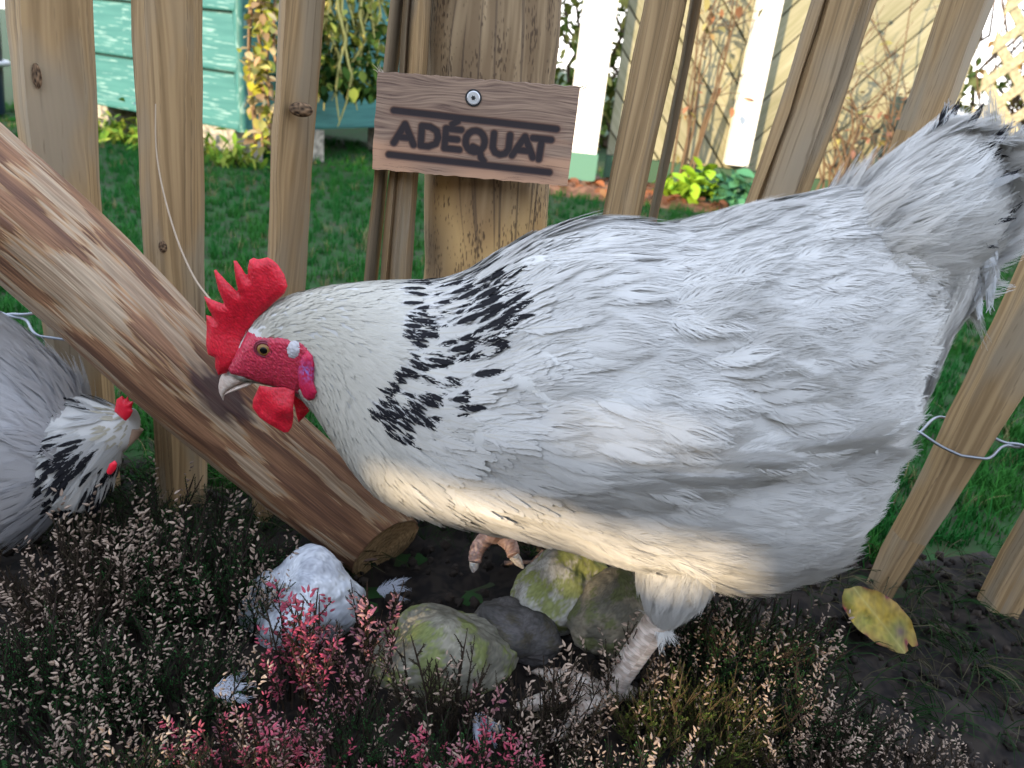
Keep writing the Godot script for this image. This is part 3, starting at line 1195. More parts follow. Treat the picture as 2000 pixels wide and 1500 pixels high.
func build_stones() -> void:
	stone_mat = paint(Color.WHITE, 0.8, true)
	var white := [Color(0.36, 0.37, 0.40), Color(0.55, 0.56, 0.58), Color(0.30, 0.29, 0.26), 0.0]
	var green := [Color(0.23, 0.21, 0.16), Color(0.13, 0.12, 0.09), Color(0.15, 0.17, 0.05), 0.42]
	var mossy := [Color(0.40, 0.38, 0.33), Color(0.22, 0.20, 0.16), Color(0.20, 0.22, 0.05), 0.46]
	var brown := [Color(0.20, 0.17, 0.12), Color(0.11, 0.10, 0.075), Color(0.10, 0.11, 0.04), 0.32]
	var grey := [Color(0.10, 0.09, 0.085), Color(0.06, 0.055, 0.05), Color(0.07, 0.06, 0.04), 0.2]
	stone("large pale whitish stone below the log brace, behind pink heather", Vector3(-0.1422, 0.0161, -0.475), Vector3(0.044, 0.046, 0.032), Vector3(0.2, 0.2, 0.35), white, 2.0)
	stone("large greenish round stone in the middle of the bed", Vector3(-0.025, 0.0098, -0.445), Vector3(0.053, 0.041, 0.036), Vector3(0.1, 0.1, 0.1), green, 6.0, 0.08)
	stone("egg-shaped mossy stone standing upright under the hen's belly", Vector3(0.0564, 0.0438, -0.5), Vector3(0.037, 0.033, 0.028), Vector3(0.1, 0.0, 0.7), mossy, 11.0, 0.08)
	stone("brown rounded stone directly behind the hen's near leg", Vector3(0.0988, 0.0451, -0.475), Vector3(0.036, 0.034, 0.028), Vector3(0.0, 0.4, 0.2), brown, 15.0, 0.08)
	stone("low dark grey stone between the greenish and the brown stone", Vector3(0.0254, 0.0218, -0.47), Vector3(0.033, 0.022, 0.024), Vector3(0.0, 0.0, -0.3), grey, 22.0, 0.1)

# ---------------------------------------------------------------- the hen
var hen_st := []

func hen_side(x: float, y: float) -> float:
	var n := hen_st.size()
	var t := clampf((x - hen_st[0][0]) / (hen_st[n - 1][0] - hen_st[0][0]) * (n - 1), 0, n - 1.001)
	var k := int(t)
	var f := t - k
	var s := []
	for c in 5:
		s.append(lerpf(hen_st[k][c], hen_st[k + 1][c], f))
	var r: float = (y - s[1]) / (s[2] if y > s[1] else s[3])
	return s[4] * pow(maxf(0.02, 1.0 - pow(absf(r), 2.128)), 0.47)

# a fold: the upper side stands proud, the lower side falls back
func fold(p: Vector2, a: Vector2, e: Vector2, up: float, w: float) -> float:
	var d := (e - a)
	var t := clampf((p - a).dot(d) / d.length_squared(), -0.3, 1.3)
	var win := smoothstep(-0.25, 0.2, t) * (1.0 - smoothstep(0.8, 1.25, t))
	var nn := Vector2(-d.y, d.x).normalized()
	var s := (p - a).dot(nn)
	return win * (up * exp(-s / w * 0.6) if s > 0.0 else -up * exp(s / w)) * smoothstep(0.0, 1.0, clampf(absf(s) / 0.004 + 0.15, 0, 1))

func hump(p: Vector2, c: Vector2, r: Vector2, turn: float, h: float) -> float:
	var d := (p - c).rotated(-turn) / r
	return h * exp(-d.length_squared())

func build_hen() -> void:
	var root := thing("hen", "large white hen with red comb and black-streaked neck, standing in profile", "hen", Vector3(0.08, 0, -0.47), "white hens with black-marked necks")
	hen_st = [
		[-0.1917, 0.2078, 0.003, 0.003, 0.0065],
		[-0.1734, 0.2257, 0.0194, 0.0189, 0.0149],
		[-0.1551, 0.2345, 0.0297, 0.0291, 0.0177],
		[-0.1368, 0.2346, 0.0381, 0.0374, 0.0191],
		[-0.1185, 0.2253, 0.0534, 0.0522, 0.0245],
		[-0.1002, 0.2137, 0.0688, 0.0665, 0.0328],
		[-0.0819, 0.2064, 0.0791, 0.0753, 0.0415],
		[-0.0637, 0.2031, 0.0839, 0.0782, 0.0498],
		[-0.0454, 0.2024, 0.0872, 0.0793, 0.0583],
		[-0.0271, 0.2065, 0.0941, 0.0836, 0.0673],
		[-0.0088, 0.2132, 0.1021, 0.089, 0.0762],
		[0.0095, 0.2183, 0.1082, 0.0932, 0.0822],
		[0.0278, 0.2207, 0.1127, 0.0962, 0.0864],
		[0.046, 0.2211, 0.1155, 0.0971, 0.0907],
		[0.0643, 0.2197, 0.1175, 0.0982, 0.0926],
		[0.0826, 0.2178, 0.1194, 0.0991, 0.0944],
		[0.1009, 0.2177, 0.1229, 0.1021, 0.0955],
		[0.1192, 0.2203, 0.1292, 0.1093, 0.0943],
		[0.1375, 0.2223, 0.1344, 0.1153, 0.0931],
		[0.1558, 0.2236, 0.1386, 0.1208, 0.0903],
		[0.174, 0.2276, 0.1406, 0.1247, 0.0863],
		[0.1923, 0.2326, 0.1398, 0.1262, 0.0807],
		[0.2106, 0.237, 0.1325, 0.1222, 0.0705],
		[0.2289, 0.2569, 0.102, 0.0968, 0.0516],
		[0.2472, 0.3113, 0.0316, 0.0296, 0.0369],
		[0.2655, 0.3214, 0.003, 0.003, 0.0208]]
	var wing_a := Vector2(0.076, 0.2102)
	var wing_b := Vector2(0.1863, 0.2505)
	var cov_a := Vector2(0.0966, 0.3033)
	var cov_b := Vector2(0.1528, 0.2696)
	var rear_a := Vector2(0.1598, 0.2535)
	var rear_b := Vector2(0.2342, 0.2631)
	var bulge := func(p: Vector3) -> float:
		var q := Vector2(p.x, p.y)
		var k := smoothstep(0.02, 0.06, absf(p.z))
		var s := 0.0
		s += fold(q, wing_a, wing_b, 0.009, 0.030)
		s += fold(q, cov_a, cov_b, 0.005, 0.022)
		s += hump(q, Vector2(0.0758, 0.3008), Vector2(0.09, 0.05), -0.15, 0.006)
		s += hump(q, Vector2(0.2006, 0.2539), Vector2(0.028, 0.022), 0.2, 0.010)
		s += hump(q, Vector2(0.1764, 0.1872), Vector2(0.085, 0.05), -0.25, 0.010)
		s += hump(q, Vector2(-0.0112, 0.2498), Vector2(0.03, 0.05), 0.2, -0.006)
		s += hump(q, Vector2(0.0169, 0.2355), Vector2(0.04, 0.04), 0.0, 0.010)
		s += hump(q, Vector2(0.0918, 0.2589), Vector2(0.03, 0.02), 0.3, 0.007)
		s += hump(q, Vector2(0.0547, 0.2293), Vector2(0.025, 0.02), 0.1, 0.006)
		s += hump(q, Vector2(0.1888, 0.3189), Vector2(0.05, 0.05), 0.0, 0.006)
		return s * k + 0.0022 * nz(p.x * 26.0, p.y * 26.0, p.z * 26.0) * smoothstep(-0.10, 0.0, p.x) + 0.0012 * nz(p.x * 60.0, p.y * 60.0, p.z * 60.0) * smoothstep(-0.10, 0.0, p.x)
	var body := MB.new()
	var trunk := loft(body, hen_st, 190, 110, 0.94, Transform3D(Basis(), Vector3(0, 0, -0.47)), bulge)
	# thigh above the near leg
	var th0 := Vector3(0.1203, 0.1469, -0.425)
	var th1 := Vector3(0.1188, 0.0811, -0.425)
	var td := (th1 - th0).normalized()
	var ts := td.cross(Vector3(0, 0, 1)).normalized()
	var thx := Transform3D(Basis(td, ts, td.cross(ts)), th0)
	var tl := th0.distance_to(th1)
	var thigh := loft(body, [[-0.02, 0, 0.028, 0.030, 0.026], [tl * 0.3, 0, 0.026, 0.028, 0.026], [tl * 0.6, 0, 0.020, 0.023, 0.020], [tl * 0.82, 0.0, 0.012, 0.016, 0.013], [tl * 0.96, 0.0, 0.007, 0.008, 0.007]], 40, 40, 1.0, thx)
	# far thigh
	var thigh2 := loft(body, [[-0.02, 0, 0.03, 0.03, 0.03], [0.03, 0, 0.025, 0.025, 0.025], [0.06, 0, 0.012, 0.012, 0.012]], 24, 24, 1.0, Transform3D(Basis(Vector3(0, -1, 0), Vector3(1, 0, 0), Vector3(0, 0, 1)), Vector3(0.0176, 0.1465, -0.53)))
	# the cushion of the tail
	var c0 := Vector3(0.1767, 0.3336, -0.47)
	var c1 := Vector3(0.2533, 0.3811, -0.47)
	var cd := (c1 - c0).normalized()
	var cu := Vector3(0, 0, 1).cross(cd).normalized()
	var tail := loft(body, [[0, 0, 0.016, 0.03, 0.04], [0.03, 0.0, 0.026, 0.042, 0.048], [0.058, 0.0, 0.035, 0.048, 0.042], [0.078, 0.002, 0.036, 0.046, 0.031], [0.091, 0.002, 0.027, 0.038, 0.018], [0.100, 0.002, 0.010, 0.016, 0.006]], 50, 50, 1.0, Transform3D(Basis(cd, cu, cd.cross(cu)), c0))
	part("body", body.mesh(), skin_white, root)

	var kinds := [
		feather(50, 0.50, 0.06, 0.0, 0.10),
		feather(46, 0.46, 0.6, 0.0, 0.2),
		feather(44, 0.17, 0.15, 0.0, 0.2, 0.8),
		feather(44, 0.21, 0.2, 0.82, 0.2, 0.55),
	]
	var out := [[[], []], [[], []], [[], []], [[], []]]
	var marks := PackedVector2Array([Vector2(-0.0701, 0.2904), Vector2(-0.0458, 0.2979), Vector2(-0.0288, 0.3044), Vector2(-0.0052, 0.2995), Vector2(0.0015, 0.2876), Vector2(-0.0092, 0.2681), Vector2(-0.0157, 0.2471), Vector2(-0.0284, 0.2209), Vector2(-0.0386, 0.2059), Vector2(-0.0626, 0.2016), Vector2(-0.0828, 0.2139), Vector2(-0.0731, 0.2346), Vector2(-0.0624, 0.2561), Vector2(-0.0627, 0.2737)])
	var cream := Color(0.57, 0.535, 0.455)
	var white := Color(0.58, 0.563, 0.535)
	var x_head := -0.135
	var x_neck := 0.0
	var look := func(p: Vector3, n: Vector3) -> Array:
		var q := Vector2(p.x, p.y)
		var tone := rng.randf_range(0.93, 1.04)
		if p.x < -0.188:
			return []
		if p.x < x_head:
			if n.z > 0.25 and Geometry2D.is_point_in_polygon(Vector2(p.x, p.y), face_poly):
				return []
			return [2, rng.randf_range(0.007, 0.012), 1.7, 0.03, rng.randf_range(-0.15, 0.15), cream * tone]
		if p.x < x_neck + 0.06:
			var low := clampf((0.27 - p.y) * 6.0, 0, 1) * signf(n.z)
			var turn := -low * 0.55 + rng.randf_range(-0.12, 0.12)
			var k := smoothstep(x_head, x_neck, p.x)
			if p.x > x_neck and not Geometry2D.is_point_in_polygon(Vector2(p.x + 0.009, p.y + 0.001), marks_poly) and p.x > x_neck + 0.06 * rng.randf():
				return [0, rng.randf_range(0.022, 0.030), 1.0, 0.01, turn * 0.6, white * tone]
			var ln := lerpf(0.010, 0.034, k) * rng.randf_range(0.8, 1.15)
			var dark := Geometry2D.is_point_in_polygon(Vector2(p.x + 0.009, p.y + 0.001), marks_poly)
			if n.z < 0.1:
				dark = n.y > 0.0 and p.x > -0.08 and p.x < -0.035
			if dark and rng.randf() < (0.7 if p.y > 0.262 else 0.5):
				return [3, ln * 0.95, 1.0, 0.02, turn + rng.randf_range(-0.15, 0.15), white]
			return [2, ln, 1.45, 0.008, turn, cream.lerp(white, k) * tone]
		var back := smoothstep(0.21, 0.27, p.x)
		var below := smoothstep(0.19, 0.11, p.y) * smoothstep(0.06, 0.2, p.x)
		if rng.randf() < maxf(maxf(back * 0.8, below * 0.75), 0.42):
			return [1, rng.randf_range(0.016, 0.026), 1.1, rng.randf_range(0.0, 0.07 + 0.16 * back), rng.randf_range(-0.3, 0.3) - 0.4 * below * signf(n.z), white * tone]
		var rise := smoothstep(0.165, 0.215, p.x) * smoothstep(0.27, 0.33, p.y)
		if rise > 0.1:
			return [1 if rng.randf() < 0.6 else 0, rng.randf_range(0.022, 0.034), 1.0, rng.randf_range(0.0, 0.05) + 0.10 * rise, signf(n.z) * 0.55 * rise + rng.randf_range(-0.2, 0.2), white * tone * 1.08]
		var topside := smoothstep(0.2, 0.6, n.y)
		return [0, rng.randf_range(0.019, 0.028) * (1.0 - 0.3 * topside), 1.15, rng.randf_range(0.0, 0.014), (rng.randf_range(-0.12, 0.12) - 0.12 * signf(n.z)) * (1.0 - 0.6 * topside), white * tone]
	marks_poly = marks
	face_poly = PackedVector2Array([Vector2(-0.1884, 0.2182), Vector2(-0.1848, 0.2257), Vector2(-0.1785, 0.2349), Vector2(-0.1736, 0.2445), Vector2(-0.1677, 0.2472), Vector2(-0.1626, 0.2448), Vector2(-0.1508, 0.2462), Vector2(-0.1411, 0.246), Vector2(-0.1339, 0.2451), Vector2(-0.1274, 0.2383), Vector2(-0.13, 0.2292), Vector2(-0.1353, 0.2154), Vector2(-0.1386, 0.2059), Vector2(-0.148, 0.2058), Vector2(-0.158, 0.2071), Vector2(-0.1647, 0.2088), Vector2(-0.1706, 0.2117), Vector2(-0.1772, 0.2138), Vector2(-0.1839, 0.2137)])
	plume(trunk, 15000, look, out)
	plume(trunk, 45000, func(p: Vector3, n: Vector3) -> Array: return look.call(p, n) if p.x < -0.075 and rng.randf() < (0.5 if p.x > -0.12 else 1.0) else [], out)
	plume(trunk, 3000, func(p: Vector3, n: Vector3) -> Array:
		if n.z < 0.05 or not Geometry2D.is_point_in_polygon(Vector2(p.x + 0.009, p.y + 0.001), marks_poly):
			return []
		var low := clampf((0.27 - p.y) * 6.0, 0, 1)
		return [3, rng.randf_range(0.014, 0.028), 0.9, 0.03, -low * 0.5 + rng.randf_range(-0.25, 0.25), white] if rng.randf() < (0.6 if p.y > 0.262 else 0.36) else [], out)
	var leg_look := func(p: Vector3, n: Vector3) -> Array:
		return [1, rng.randf_range(0.010, 0.017), 1.0, rng.randf_range(0.0, 0.06), rng.randf_range(-0.2, 0.2), Color(0.52, 0.505, 0.475) * rng.randf_range(0.94, 1.03)]
	plume(thigh, 420, leg_look, out)
	plume(thigh2, 120, leg_look, out)
	var fan := func(p: Vector3) -> float: return smoothstep(0.03, 0.08, (p - c0).dot(cd)) * (0.1 + 0.6 * (p - c0).dot(cu) / 0.04)
	plume(tail, 1500, func(p: Vector3, n: Vector3) -> Array:
		if (p - c0).dot(cd) > 0.07 and p.x > Vector2(0.2225, 0.3912).x + rng.randf_range(-0.01, 0.012) and p.y > Vector2(0.2267, 0.3917).y and rng.randf() < 0.7:
			return [3, rng.randf_range(0.028, 0.042), 0.9, rng.randf_range(0.03, 0.3), rng.randf_range(-0.3, 0.3) + signf(n.z) * fan.call(p), white * 0.9]
		return [1 if rng.randf() < 0.5 else 0, rng.randf_range(0.022, 0.036), 0.9, rng.randf_range(0.0, 0.05) + 0.12 * smoothstep(0.05, 0.1, (p - c0).dot(cd)), rng.randf_range(-0.2, 0.2) + signf(n.z) * fan.call(p), white * rng.randf_range(1.0, 1.1)], out)
	plume(tail, 2600, func(p: Vector3, n: Vector3) -> Array:
		var high := p.x > Vector2(0.2208, 0.3993).x and p.y > Vector2(0.228, 0.3876).y
		var behind := p.x > Vector2(0.2477, 0.3656).x and p.y < Vector2(0.2444, 0.3753).y
		if not (high or behind) or rng.randf() > 0.5:
			return []
		return [3, rng.randf_range(0.026, 0.040), 0.85, rng.randf_range(0.03, 0.16), rng.randf_range(-0.25, 0.25) + signf(n.z) * fan.call(p), white * 0.95], out)
	scatter("body_feathers", kinds[0], plume_mat, root, out[0][0], out[0][1])
	scatter("downy_feathers", kinds[1], plume_mat, root, out[1][0], out[1][1])
	scatter("neck_feathers", kinds[2], plume_mat, root, out[2][0], out[2][1])
	scatter("black_streaked_feathers", kinds[3], plume_mat, root, out[3][0], out[3][1])

	# tail quills: dark vanes with white edges
	var quill := feather(90, 0.11, 0.12, 0.8, 0.2)
	var quill2 := feather(60, 0.14, 0.5, 0.55, 0.2)
	var pale := feather(80, 0.15, 0.3, 0.0, 0.2)
	var tails := [
		[Vector3(0.2122, 0.3617, -0.466), Vector3(0.2242, 0.4173, -0.462), quill2], [Vector3(0.2203, 0.3612, -0.474), Vector3(0.2376, 0.4225, -0.478), quill], [Vector3(0.2167, 0.3632, -0.46), Vector3(0.2366, 0.4202, -0.452), quill],
		[Vector3(0.2276, 0.361, -0.48), Vector3(0.2664, 0.4135, -0.49), quill], [Vector3(0.2186, 0.3625, -0.457), Vector3(0.249, 0.4114, -0.446), quill2], [Vector3(0.232, 0.3576, -0.484), Vector3(0.2912, 0.4116, -0.5), quill2],
		[Vector3(0.2204, 0.3586, -0.455), Vector3(0.2567, 0.3921, -0.44), quill], [Vector3(0.2359, 0.3529, -0.486), Vector3(0.2993, 0.3838, -0.505), quill], [Vector3(0.2222, 0.3548, -0.453), Vector3(0.2596, 0.3695, -0.436), quill],
		[Vector3(0.2217, 0.3536, -0.451), Vector3(0.255, 0.3552, -0.434), quill],
		[Vector3(0.2262, 0.3722, -0.448), Vector3(0.2517, 0.3912, -0.432), pale], [Vector3(0.2534, 0.3763, -0.45), Vector3(0.2701, 0.3263, -0.438), pale], [Vector3(0.2668, 0.3654, -0.48), Vector3(0.3005, 0.329, -0.488), pale], [Vector3(0.2517, 0.3539, -0.452), Vector3(0.2638, 0.32, -0.436), pale],
	]
	for t in tails:
		var f := MeshInstance3D.new()
		f.name = "tail_feather"
		f.mesh = t[2]
		f.material_override = tail_mat
		root.add_child(f, true)
		var x: Vector3 = t[1] - t[0]
		var ln := x.length()
		x /= ln
		var z := x.cross(Vector3(0, 0.25, 1).normalized()).normalized()
		var y := z.cross(x)
		if y.z < 0:
			y = -y
			z = -z
		f.transform = Transform3D(Basis(x * ln, y * ln, z * ln), t[0] - root.position)

	build_head(root)
	build_legs(root)

var face_poly := PackedVector2Array()
var marks_poly := PackedVector2Array()

func red_skin(r: float, g: float, b: float, pebble := 900.0) -> StandardMaterial3D:
	var m := paint(lin(r, g, b), 0.42, true)
	m.subsurf_scatter_enabled = true
	m.subsurf_scatter_strength = 0.16
	m.metallic_specular = 0.4
	return m

func build_head(root: Node3D) -> void:
	var red := red_skin(0.66, 0.016, 0.036)
	var pebbles := func(p: Vector2, s: float) -> float: return nz(p.x * s, p.y * s, 1.0) + 0.5 * nz(p.x * s * 2.1, p.y * s * 2.1, 4.0)
	var redtone := func(d: float, p: Vector2) -> Color:
		var k := 0.72 + 0.24 * nz(p.x * 700.0, p.y * 700.0) + 0.10 * nz(p.x * 150.0, p.y * 150.0)
		return Color(k, k * (0.9 + 1.0 * maxf(0.0, nz(p.x * 900.0, p.y * 900.0, 5.0))), k)
	var comb := MB.new()
	var comb_poly := PackedVector2Array([Vector2(-0.1942, 0.2096), Vector2(-0.196, 0.2157), Vector2(-0.1954, 0.2227), Vector2(-0.2004, 0.2239), Vector2(-0.2018, 0.2306), Vector2(-0.2014, 0.2407), Vector2(-0.2019, 0.2501), Vector2(-0.1986, 0.2498), Vector2(-0.1956, 0.2484), Vector2(-0.1997, 0.2549), Vector2(-0.202, 0.2632), Vector2(-0.1964, 0.2618), Vector2(-0.1875, 0.2601), Vector2(-0.1914, 0.2696), Vector2(-0.1939, 0.2814), Vector2(-0.1926, 0.2822), Vector2(-0.1913, 0.2807), Vector2(-0.1869, 0.2769), Vector2(-0.1827, 0.2733), Vector2(-0.1779, 0.2688), Vector2(-0.1796, 0.2777), Vector2(-0.1812, 0.2891), Vector2(-0.1793, 0.2894), Vector2(-0.1758, 0.2851), Vector2(-0.172, 0.2793), Vector2(-0.1722, 0.2859), Vector2(-0.1714, 0.2906), Vector2(-0.1691, 0.2922), Vector2(-0.1665, 0.2915), Vector2(-0.1636, 0.2922), Vector2(-0.1604, 0.2935), Vector2(-0.1571, 0.2923), Vector2(-0.1539, 0.29), Vector2(-0.1494, 0.2839), Vector2(-0.1472, 0.2771), Vector2(-0.1492, 0.2718), Vector2(-0.1565, 0.2645), Vector2(-0.166, 0.254), Vector2(-0.171, 0.2422), Vector2(-0.1754, 0.2258), Vector2(-0.1829, 0.2176), Vector2(-0.1885, 0.2125)])
	var cz := -0.466
	swell(comb, comb_poly, 0.0007, func(p: Vector2) -> Vector3: return Vector3(p.x, p.y, cz + 0.004 * nz(p.x * 22.0, p.y * 22.0)),
		func(d: float, p: Vector2) -> float: return 0.0032 * sqrt(minf(1.0, d / 0.0045)) + (0.00026 * pebbles.call(p, 700.0) if d > 0.0003 else 0.0), true, redtone)
	part("comb", comb.mesh(), red, root)
	for k in 2:
		var w := MB.new()
		var wp := PackedVector2Array([Vector2(-0.163, 0.2109), Vector2(-0.1674, 0.2001), Vector2(-0.1678, 0.1948), Vector2(-0.1628, 0.1887), Vector2(-0.1536, 0.1837), Vector2(-0.1468, 0.1793), Vector2(-0.1443, 0.1796), Vector2(-0.1422, 0.1829), Vector2(-0.1401, 0.1945), Vector2(-0.1398, 0.2098), Vector2(-0.1465, 0.2119), Vector2(-0.1533, 0.2114)])
		if k == 1:
			wp = PackedVector2Array([Vector2(-0.1551, 0.198), Vector2(-0.1498, 0.181), Vector2(-0.1481, 0.1692), Vector2(-0.1437, 0.1746), Vector2(-0.1401, 0.1799), Vector2(-0.1444, 0.1876), Vector2(-0.1498, 0.1948)])
		var zb := -0.452 if k == 0 else -0.487
		swell(w, wp, 0.0007, func(p: Vector2) -> Vector3: return Vector3(p.x, p.y, zb + 0.003 * nz(p.x * 40.0, p.y * 40.0)),
			func(d: float, p: Vector2) -> float: return 0.0022 * sqrt(minf(1.0, d / 0.004)) + (0.00022 * pebbles.call(p, 700.0) if d > 0.0003 else 0.0), true, redtone)
		part("wattle", w.mesh(), red, root)
	# bare face with warty texture and tiny bristles
	var face := MB.new()
	var side_at := func(p: Vector2) -> Vector3: return Vector3(p.x, p.y, -0.47 + hen_side(p.x, p.y))
	swell(face, face_poly, 0.0006, side_at,
		func(d: float, p: Vector2) -> float: return 0.0020 * sqrt(minf(1.0, d / 0.003)) - 0.0004 + (0.00040 * pebbles.call(p, 560.0) if d > 0.0005 else 0.0), false, redtone)
	part("face", face.mesh(), red_skin(0.58, 0.04, 0.08), root)
	var eye_at := Vector2(-0.1588, 0.2369)
	var ez := -0.47 + hen_side(eye_at.x, eye_at.y)
	var ball := SphereMesh.new()
	ball.radius = 0.0047
	ball.height = 0.0094
	var eye := part("eye", ball, paint(lin(0.20, 0.105, 0.03), 0.12), root)
	eye.scale = Vector3(1, 0.92, 0.55)
	eye.position += Vector3(eye_at.x, eye_at.y, ez + 0.0006)
	var ps := SphereMesh.new()
	ps.radius = 0.0026
	ps.height = 0.0052
	var pupil := MeshInstance3D.new()
	pupil.name = "pupil"
	pupil.mesh = ps
	pupil.material_override = paint(lin(0.004, 0.004, 0.004), 0.06)
	eye.add_child(pupil, true)
	pupil.scale = Vector3(1, 1, 0.7)
	pupil.position = Vector3(0.0001, 0.0001, 0.0034)
	var lid := MB.new()
	var ring := PackedVector3Array()
	for i in 33:
		var a := TAU * i / 32.0
		ring.append(Vector3(eye_at.x + cos(a) * 0.0052, eye_at.y + sin(a) * 0.0046, ez + 0.0012 + 0.0004 * cos(a)))
	tube(lid, ring, [0.0008], 8, Color(0.55, 0.6, 0.6), false)
	ring.clear()
	for i in 33:
		var a := TAU * i / 32.0
		ring.append(Vector3(eye_at.x + cos(a) * 0.0066, eye_at.y + sin(a) * 0.0058, ez + 0.0006 + 0.0006 * cos(a)))
	tube(lid, ring, [0.0008], 8, Color(0.75, 0.8, 0.8), false)
	part("eyelid", lid.mesh(), red_skin(0.24, 0.03, 0.05), root)
	# white ear tuft and red ear lobe
	var ear := MB.new()
	var ear_poly := PackedVector2Array()
	var ec := Vector2(-0.1395, 0.2396)
	for i in 20:
		var a := TAU * i / 20.0
		ear_poly.append(ec + Vector2(cos(a) * 0.0052, sin(a) * 0.0066).rotated(-0.3))
	swell(ear, ear_poly, 0.0007, side_at, func(d: float, p: Vector2) -> float: return 0.0030 * sqrt(minf(1.0, d / 0.004)) + 0.0005 * nz(p.x * 300.0, p.y * 700.0), false)
	part("ear_tuft", ear.mesh(), paint(lin(0.42, 0.40, 0.41), 0.9), root)
	var lobe := MB.new()
	var lobe_poly := PackedVector2Array([Vector2(-0.134, 0.2368), Vector2(-0.1301, 0.2415), Vector2(-0.1265, 0.2384), Vector2(-0.1252, 0.2323), Vector2(-0.1257, 0.2206), Vector2(-0.1234, 0.2141), Vector2(-0.1257, 0.2084), Vector2(-0.1293, 0.2054), Vector2(-0.1333, 0.2074), Vector2(-0.1363, 0.215), Vector2(-0.1373, 0.2256), Vector2(-0.136, 0.2324)])
	var lobe_mid := Vector2(-0.1304, 0.2275)
	swell(lobe, lobe_poly, 0.0007, func(p: Vector2) -> Vector3: return Vector3(p.x, p.y, -0.47 + maxf(0.018, hen_side(p.x, p.y)) + 0.001),
		func(d: float, p: Vector2) -> float: return 0.0030 * sqrt(minf(1.0, d / 0.0035)) - 0.0012 * exp(-(p - lobe_mid).length_squared() / 0.00006) + (0.00025 * pebbles.call(p, 520.0) if d > 0.0003 else 0.0), true,
		func(d: float, p: Vector2) -> Color:
			var k := exp(-(p - lobe_mid).length_squared() / 0.00003)
			return Color(0.46, 0.018, 0.06).lerp(Color(0.26, 0.16, 0.42), k * clampf(0.6 + 1.2 * nz(p.x * 600.0, p.y * 300.0), 0, 1)))
	part("ear_lobe", lobe.mesh(), red_skin(1.0, 1.0, 1.0), root)
	# bristles on the cheek
	var br := MB.new()
	for k in 260:
		var p := Vector2(-0.1462, 0.2237) + Vector2(rng.randfn(0, 0.0085), rng.randfn(0, 0.0048))
		if not Geometry2D.is_point_in_polygon(p, face_poly):
			continue
		var z := -0.47 + hen_side(p.x, p.y) + 0.0006
		var q := Vector3(p.x, p.y, z)
		var d := Vector3(1.0, rng.randf_range(-0.7, 0.15), 0.25).normalized() * rng.randf_range(0.0015, 0.0034)
		tube(br, PackedVector3Array([q, q + d * 0.6, q + d - Vector3(0, 0, 0.0002)]), [0.00010, 0.00009, 0.00004], 3, Color(0.5, 0.36, 0.34), false)
	for k in 160:
		var p := Vector2(-0.1741, 0.2403) + Vector2(rng.randf_range(-0.004, 0.02), rng.randf_range(-0.004, 0.004))
		p.y += (p.x - Vector2(-0.1741, 0.2403).x) * 0.35
		var z := -0.47 + hen_side(p.x, p.y) + 0.0005
		var q := Vector3(p.x, p.y, z)
		var d := Vector3(1.0, rng.randf_range(-0.2, 0.5), 0.2).normalized() * rng.randf_range(0.002, 0.005)
		tube(br, PackedVector3Array([q, q + d * 0.6, q + d - Vector3(0, 0, 0.0003)]), [0.00016, 0.00014, 0.00005], 3, Color(0.34, 0.28, 0.2), false)
	part("bristles", br.mesh(), paint(Color.WHITE, 0.7, true), root, "stuff")
	# beak: upper and lower half
	var horn := textured(picture(64, 64, func(u: float, v: float) -> Color:
		var k := nz(u * 4.0, v * 9.0) * 0.5 + 0.5
		return Color(0.50, 0.37, 0.30).lerp(Color(0.62, 0.54, 0.47), k) * (1.0 + 0.15 * nz(u * 14.0, v * 40.0))), 0.35)
	var upper := MB.new()
	var lower := MB.new()
	var top := PackedVector2Array([Vector2(-0.1811, 0.2193), Vector2(-0.1874, 0.2152), Vector2(-0.1924, 0.2117), Vector2(-0.1954, 0.2057), Vector2(-0.1966, 0.2003), Vector2(-0.1965, 0.1954), Vector2(-0.1952, 0.1922), Vector2(-0.1939, 0.1896)])
	var bot := PackedVector2Array([Vector2(-0.171, 0.2095), Vector2(-0.1763, 0.2066), Vector2(-0.1816, 0.2037), Vector2(-0.1862, 0.2009), Vector2(-0.1898, 0.1981), Vector2(-0.1919, 0.1956), Vector2(-0.1935, 0.1928), Vector2(-0.1939, 0.1893)])
	var low := PackedVector2Array([Vector2(-0.1711, 0.2061), Vector2(-0.1757, 0.2029), Vector2(-0.1803, 0.2005), Vector2(-0.1845, 0.198), Vector2(-0.1884, 0.196), Vector2(-0.1913, 0.1945), Vector2(-0.1931, 0.1932), Vector2(-0.1935, 0.1924)])
	var wid := [0.0105, 0.0092, 0.0078, 0.0062, 0.0047, 0.0034, 0.0020, 0.0006]
	for pass_no in 2:
		var b: MB = upper if pass_no == 0 else lower
		var ns := 20
		for i in 8:
			var a: Vector2 = top[i] if pass_no == 0 else bot[i]
			var e: Vector2 = bot[i] if pass_no == 0 else low[i]
			for k in ns + 1:
				var t := TAU * k / ns
				var m := (a + e) * 0.5
				var q := m + (a - e) * 0.5 * cos(t) * (1.0 if pass_no == 0 else 0.95)
				var w: float = wid[i] * (1.0 if pass_no == 0 else 0.86)
				var z := -0.47 + signf(sin(t)) * pow(absf(sin(t)), 0.8) * w * (0.75 - 0.25 * cos(t) if pass_no == 0 else 0.8)
				var id := b.add(Vector3(q.x, q.y, z), Vector2(float(k) / ns, i / 7.0))
				if i > 0 and k > 0:
					b.quad(id - ns - 2, id - ns - 1, id, id - 1)
	part("upper_beak", upper.mesh(), horn, root)
	part("lower_beak", lower.mesh(), horn, root)
	var nost := SphereMesh.new()
	nost.radius = 0.0014
	nost.height = 0.0028
	var na := Vector3(-0.1817, 0.2171, -0.4605)
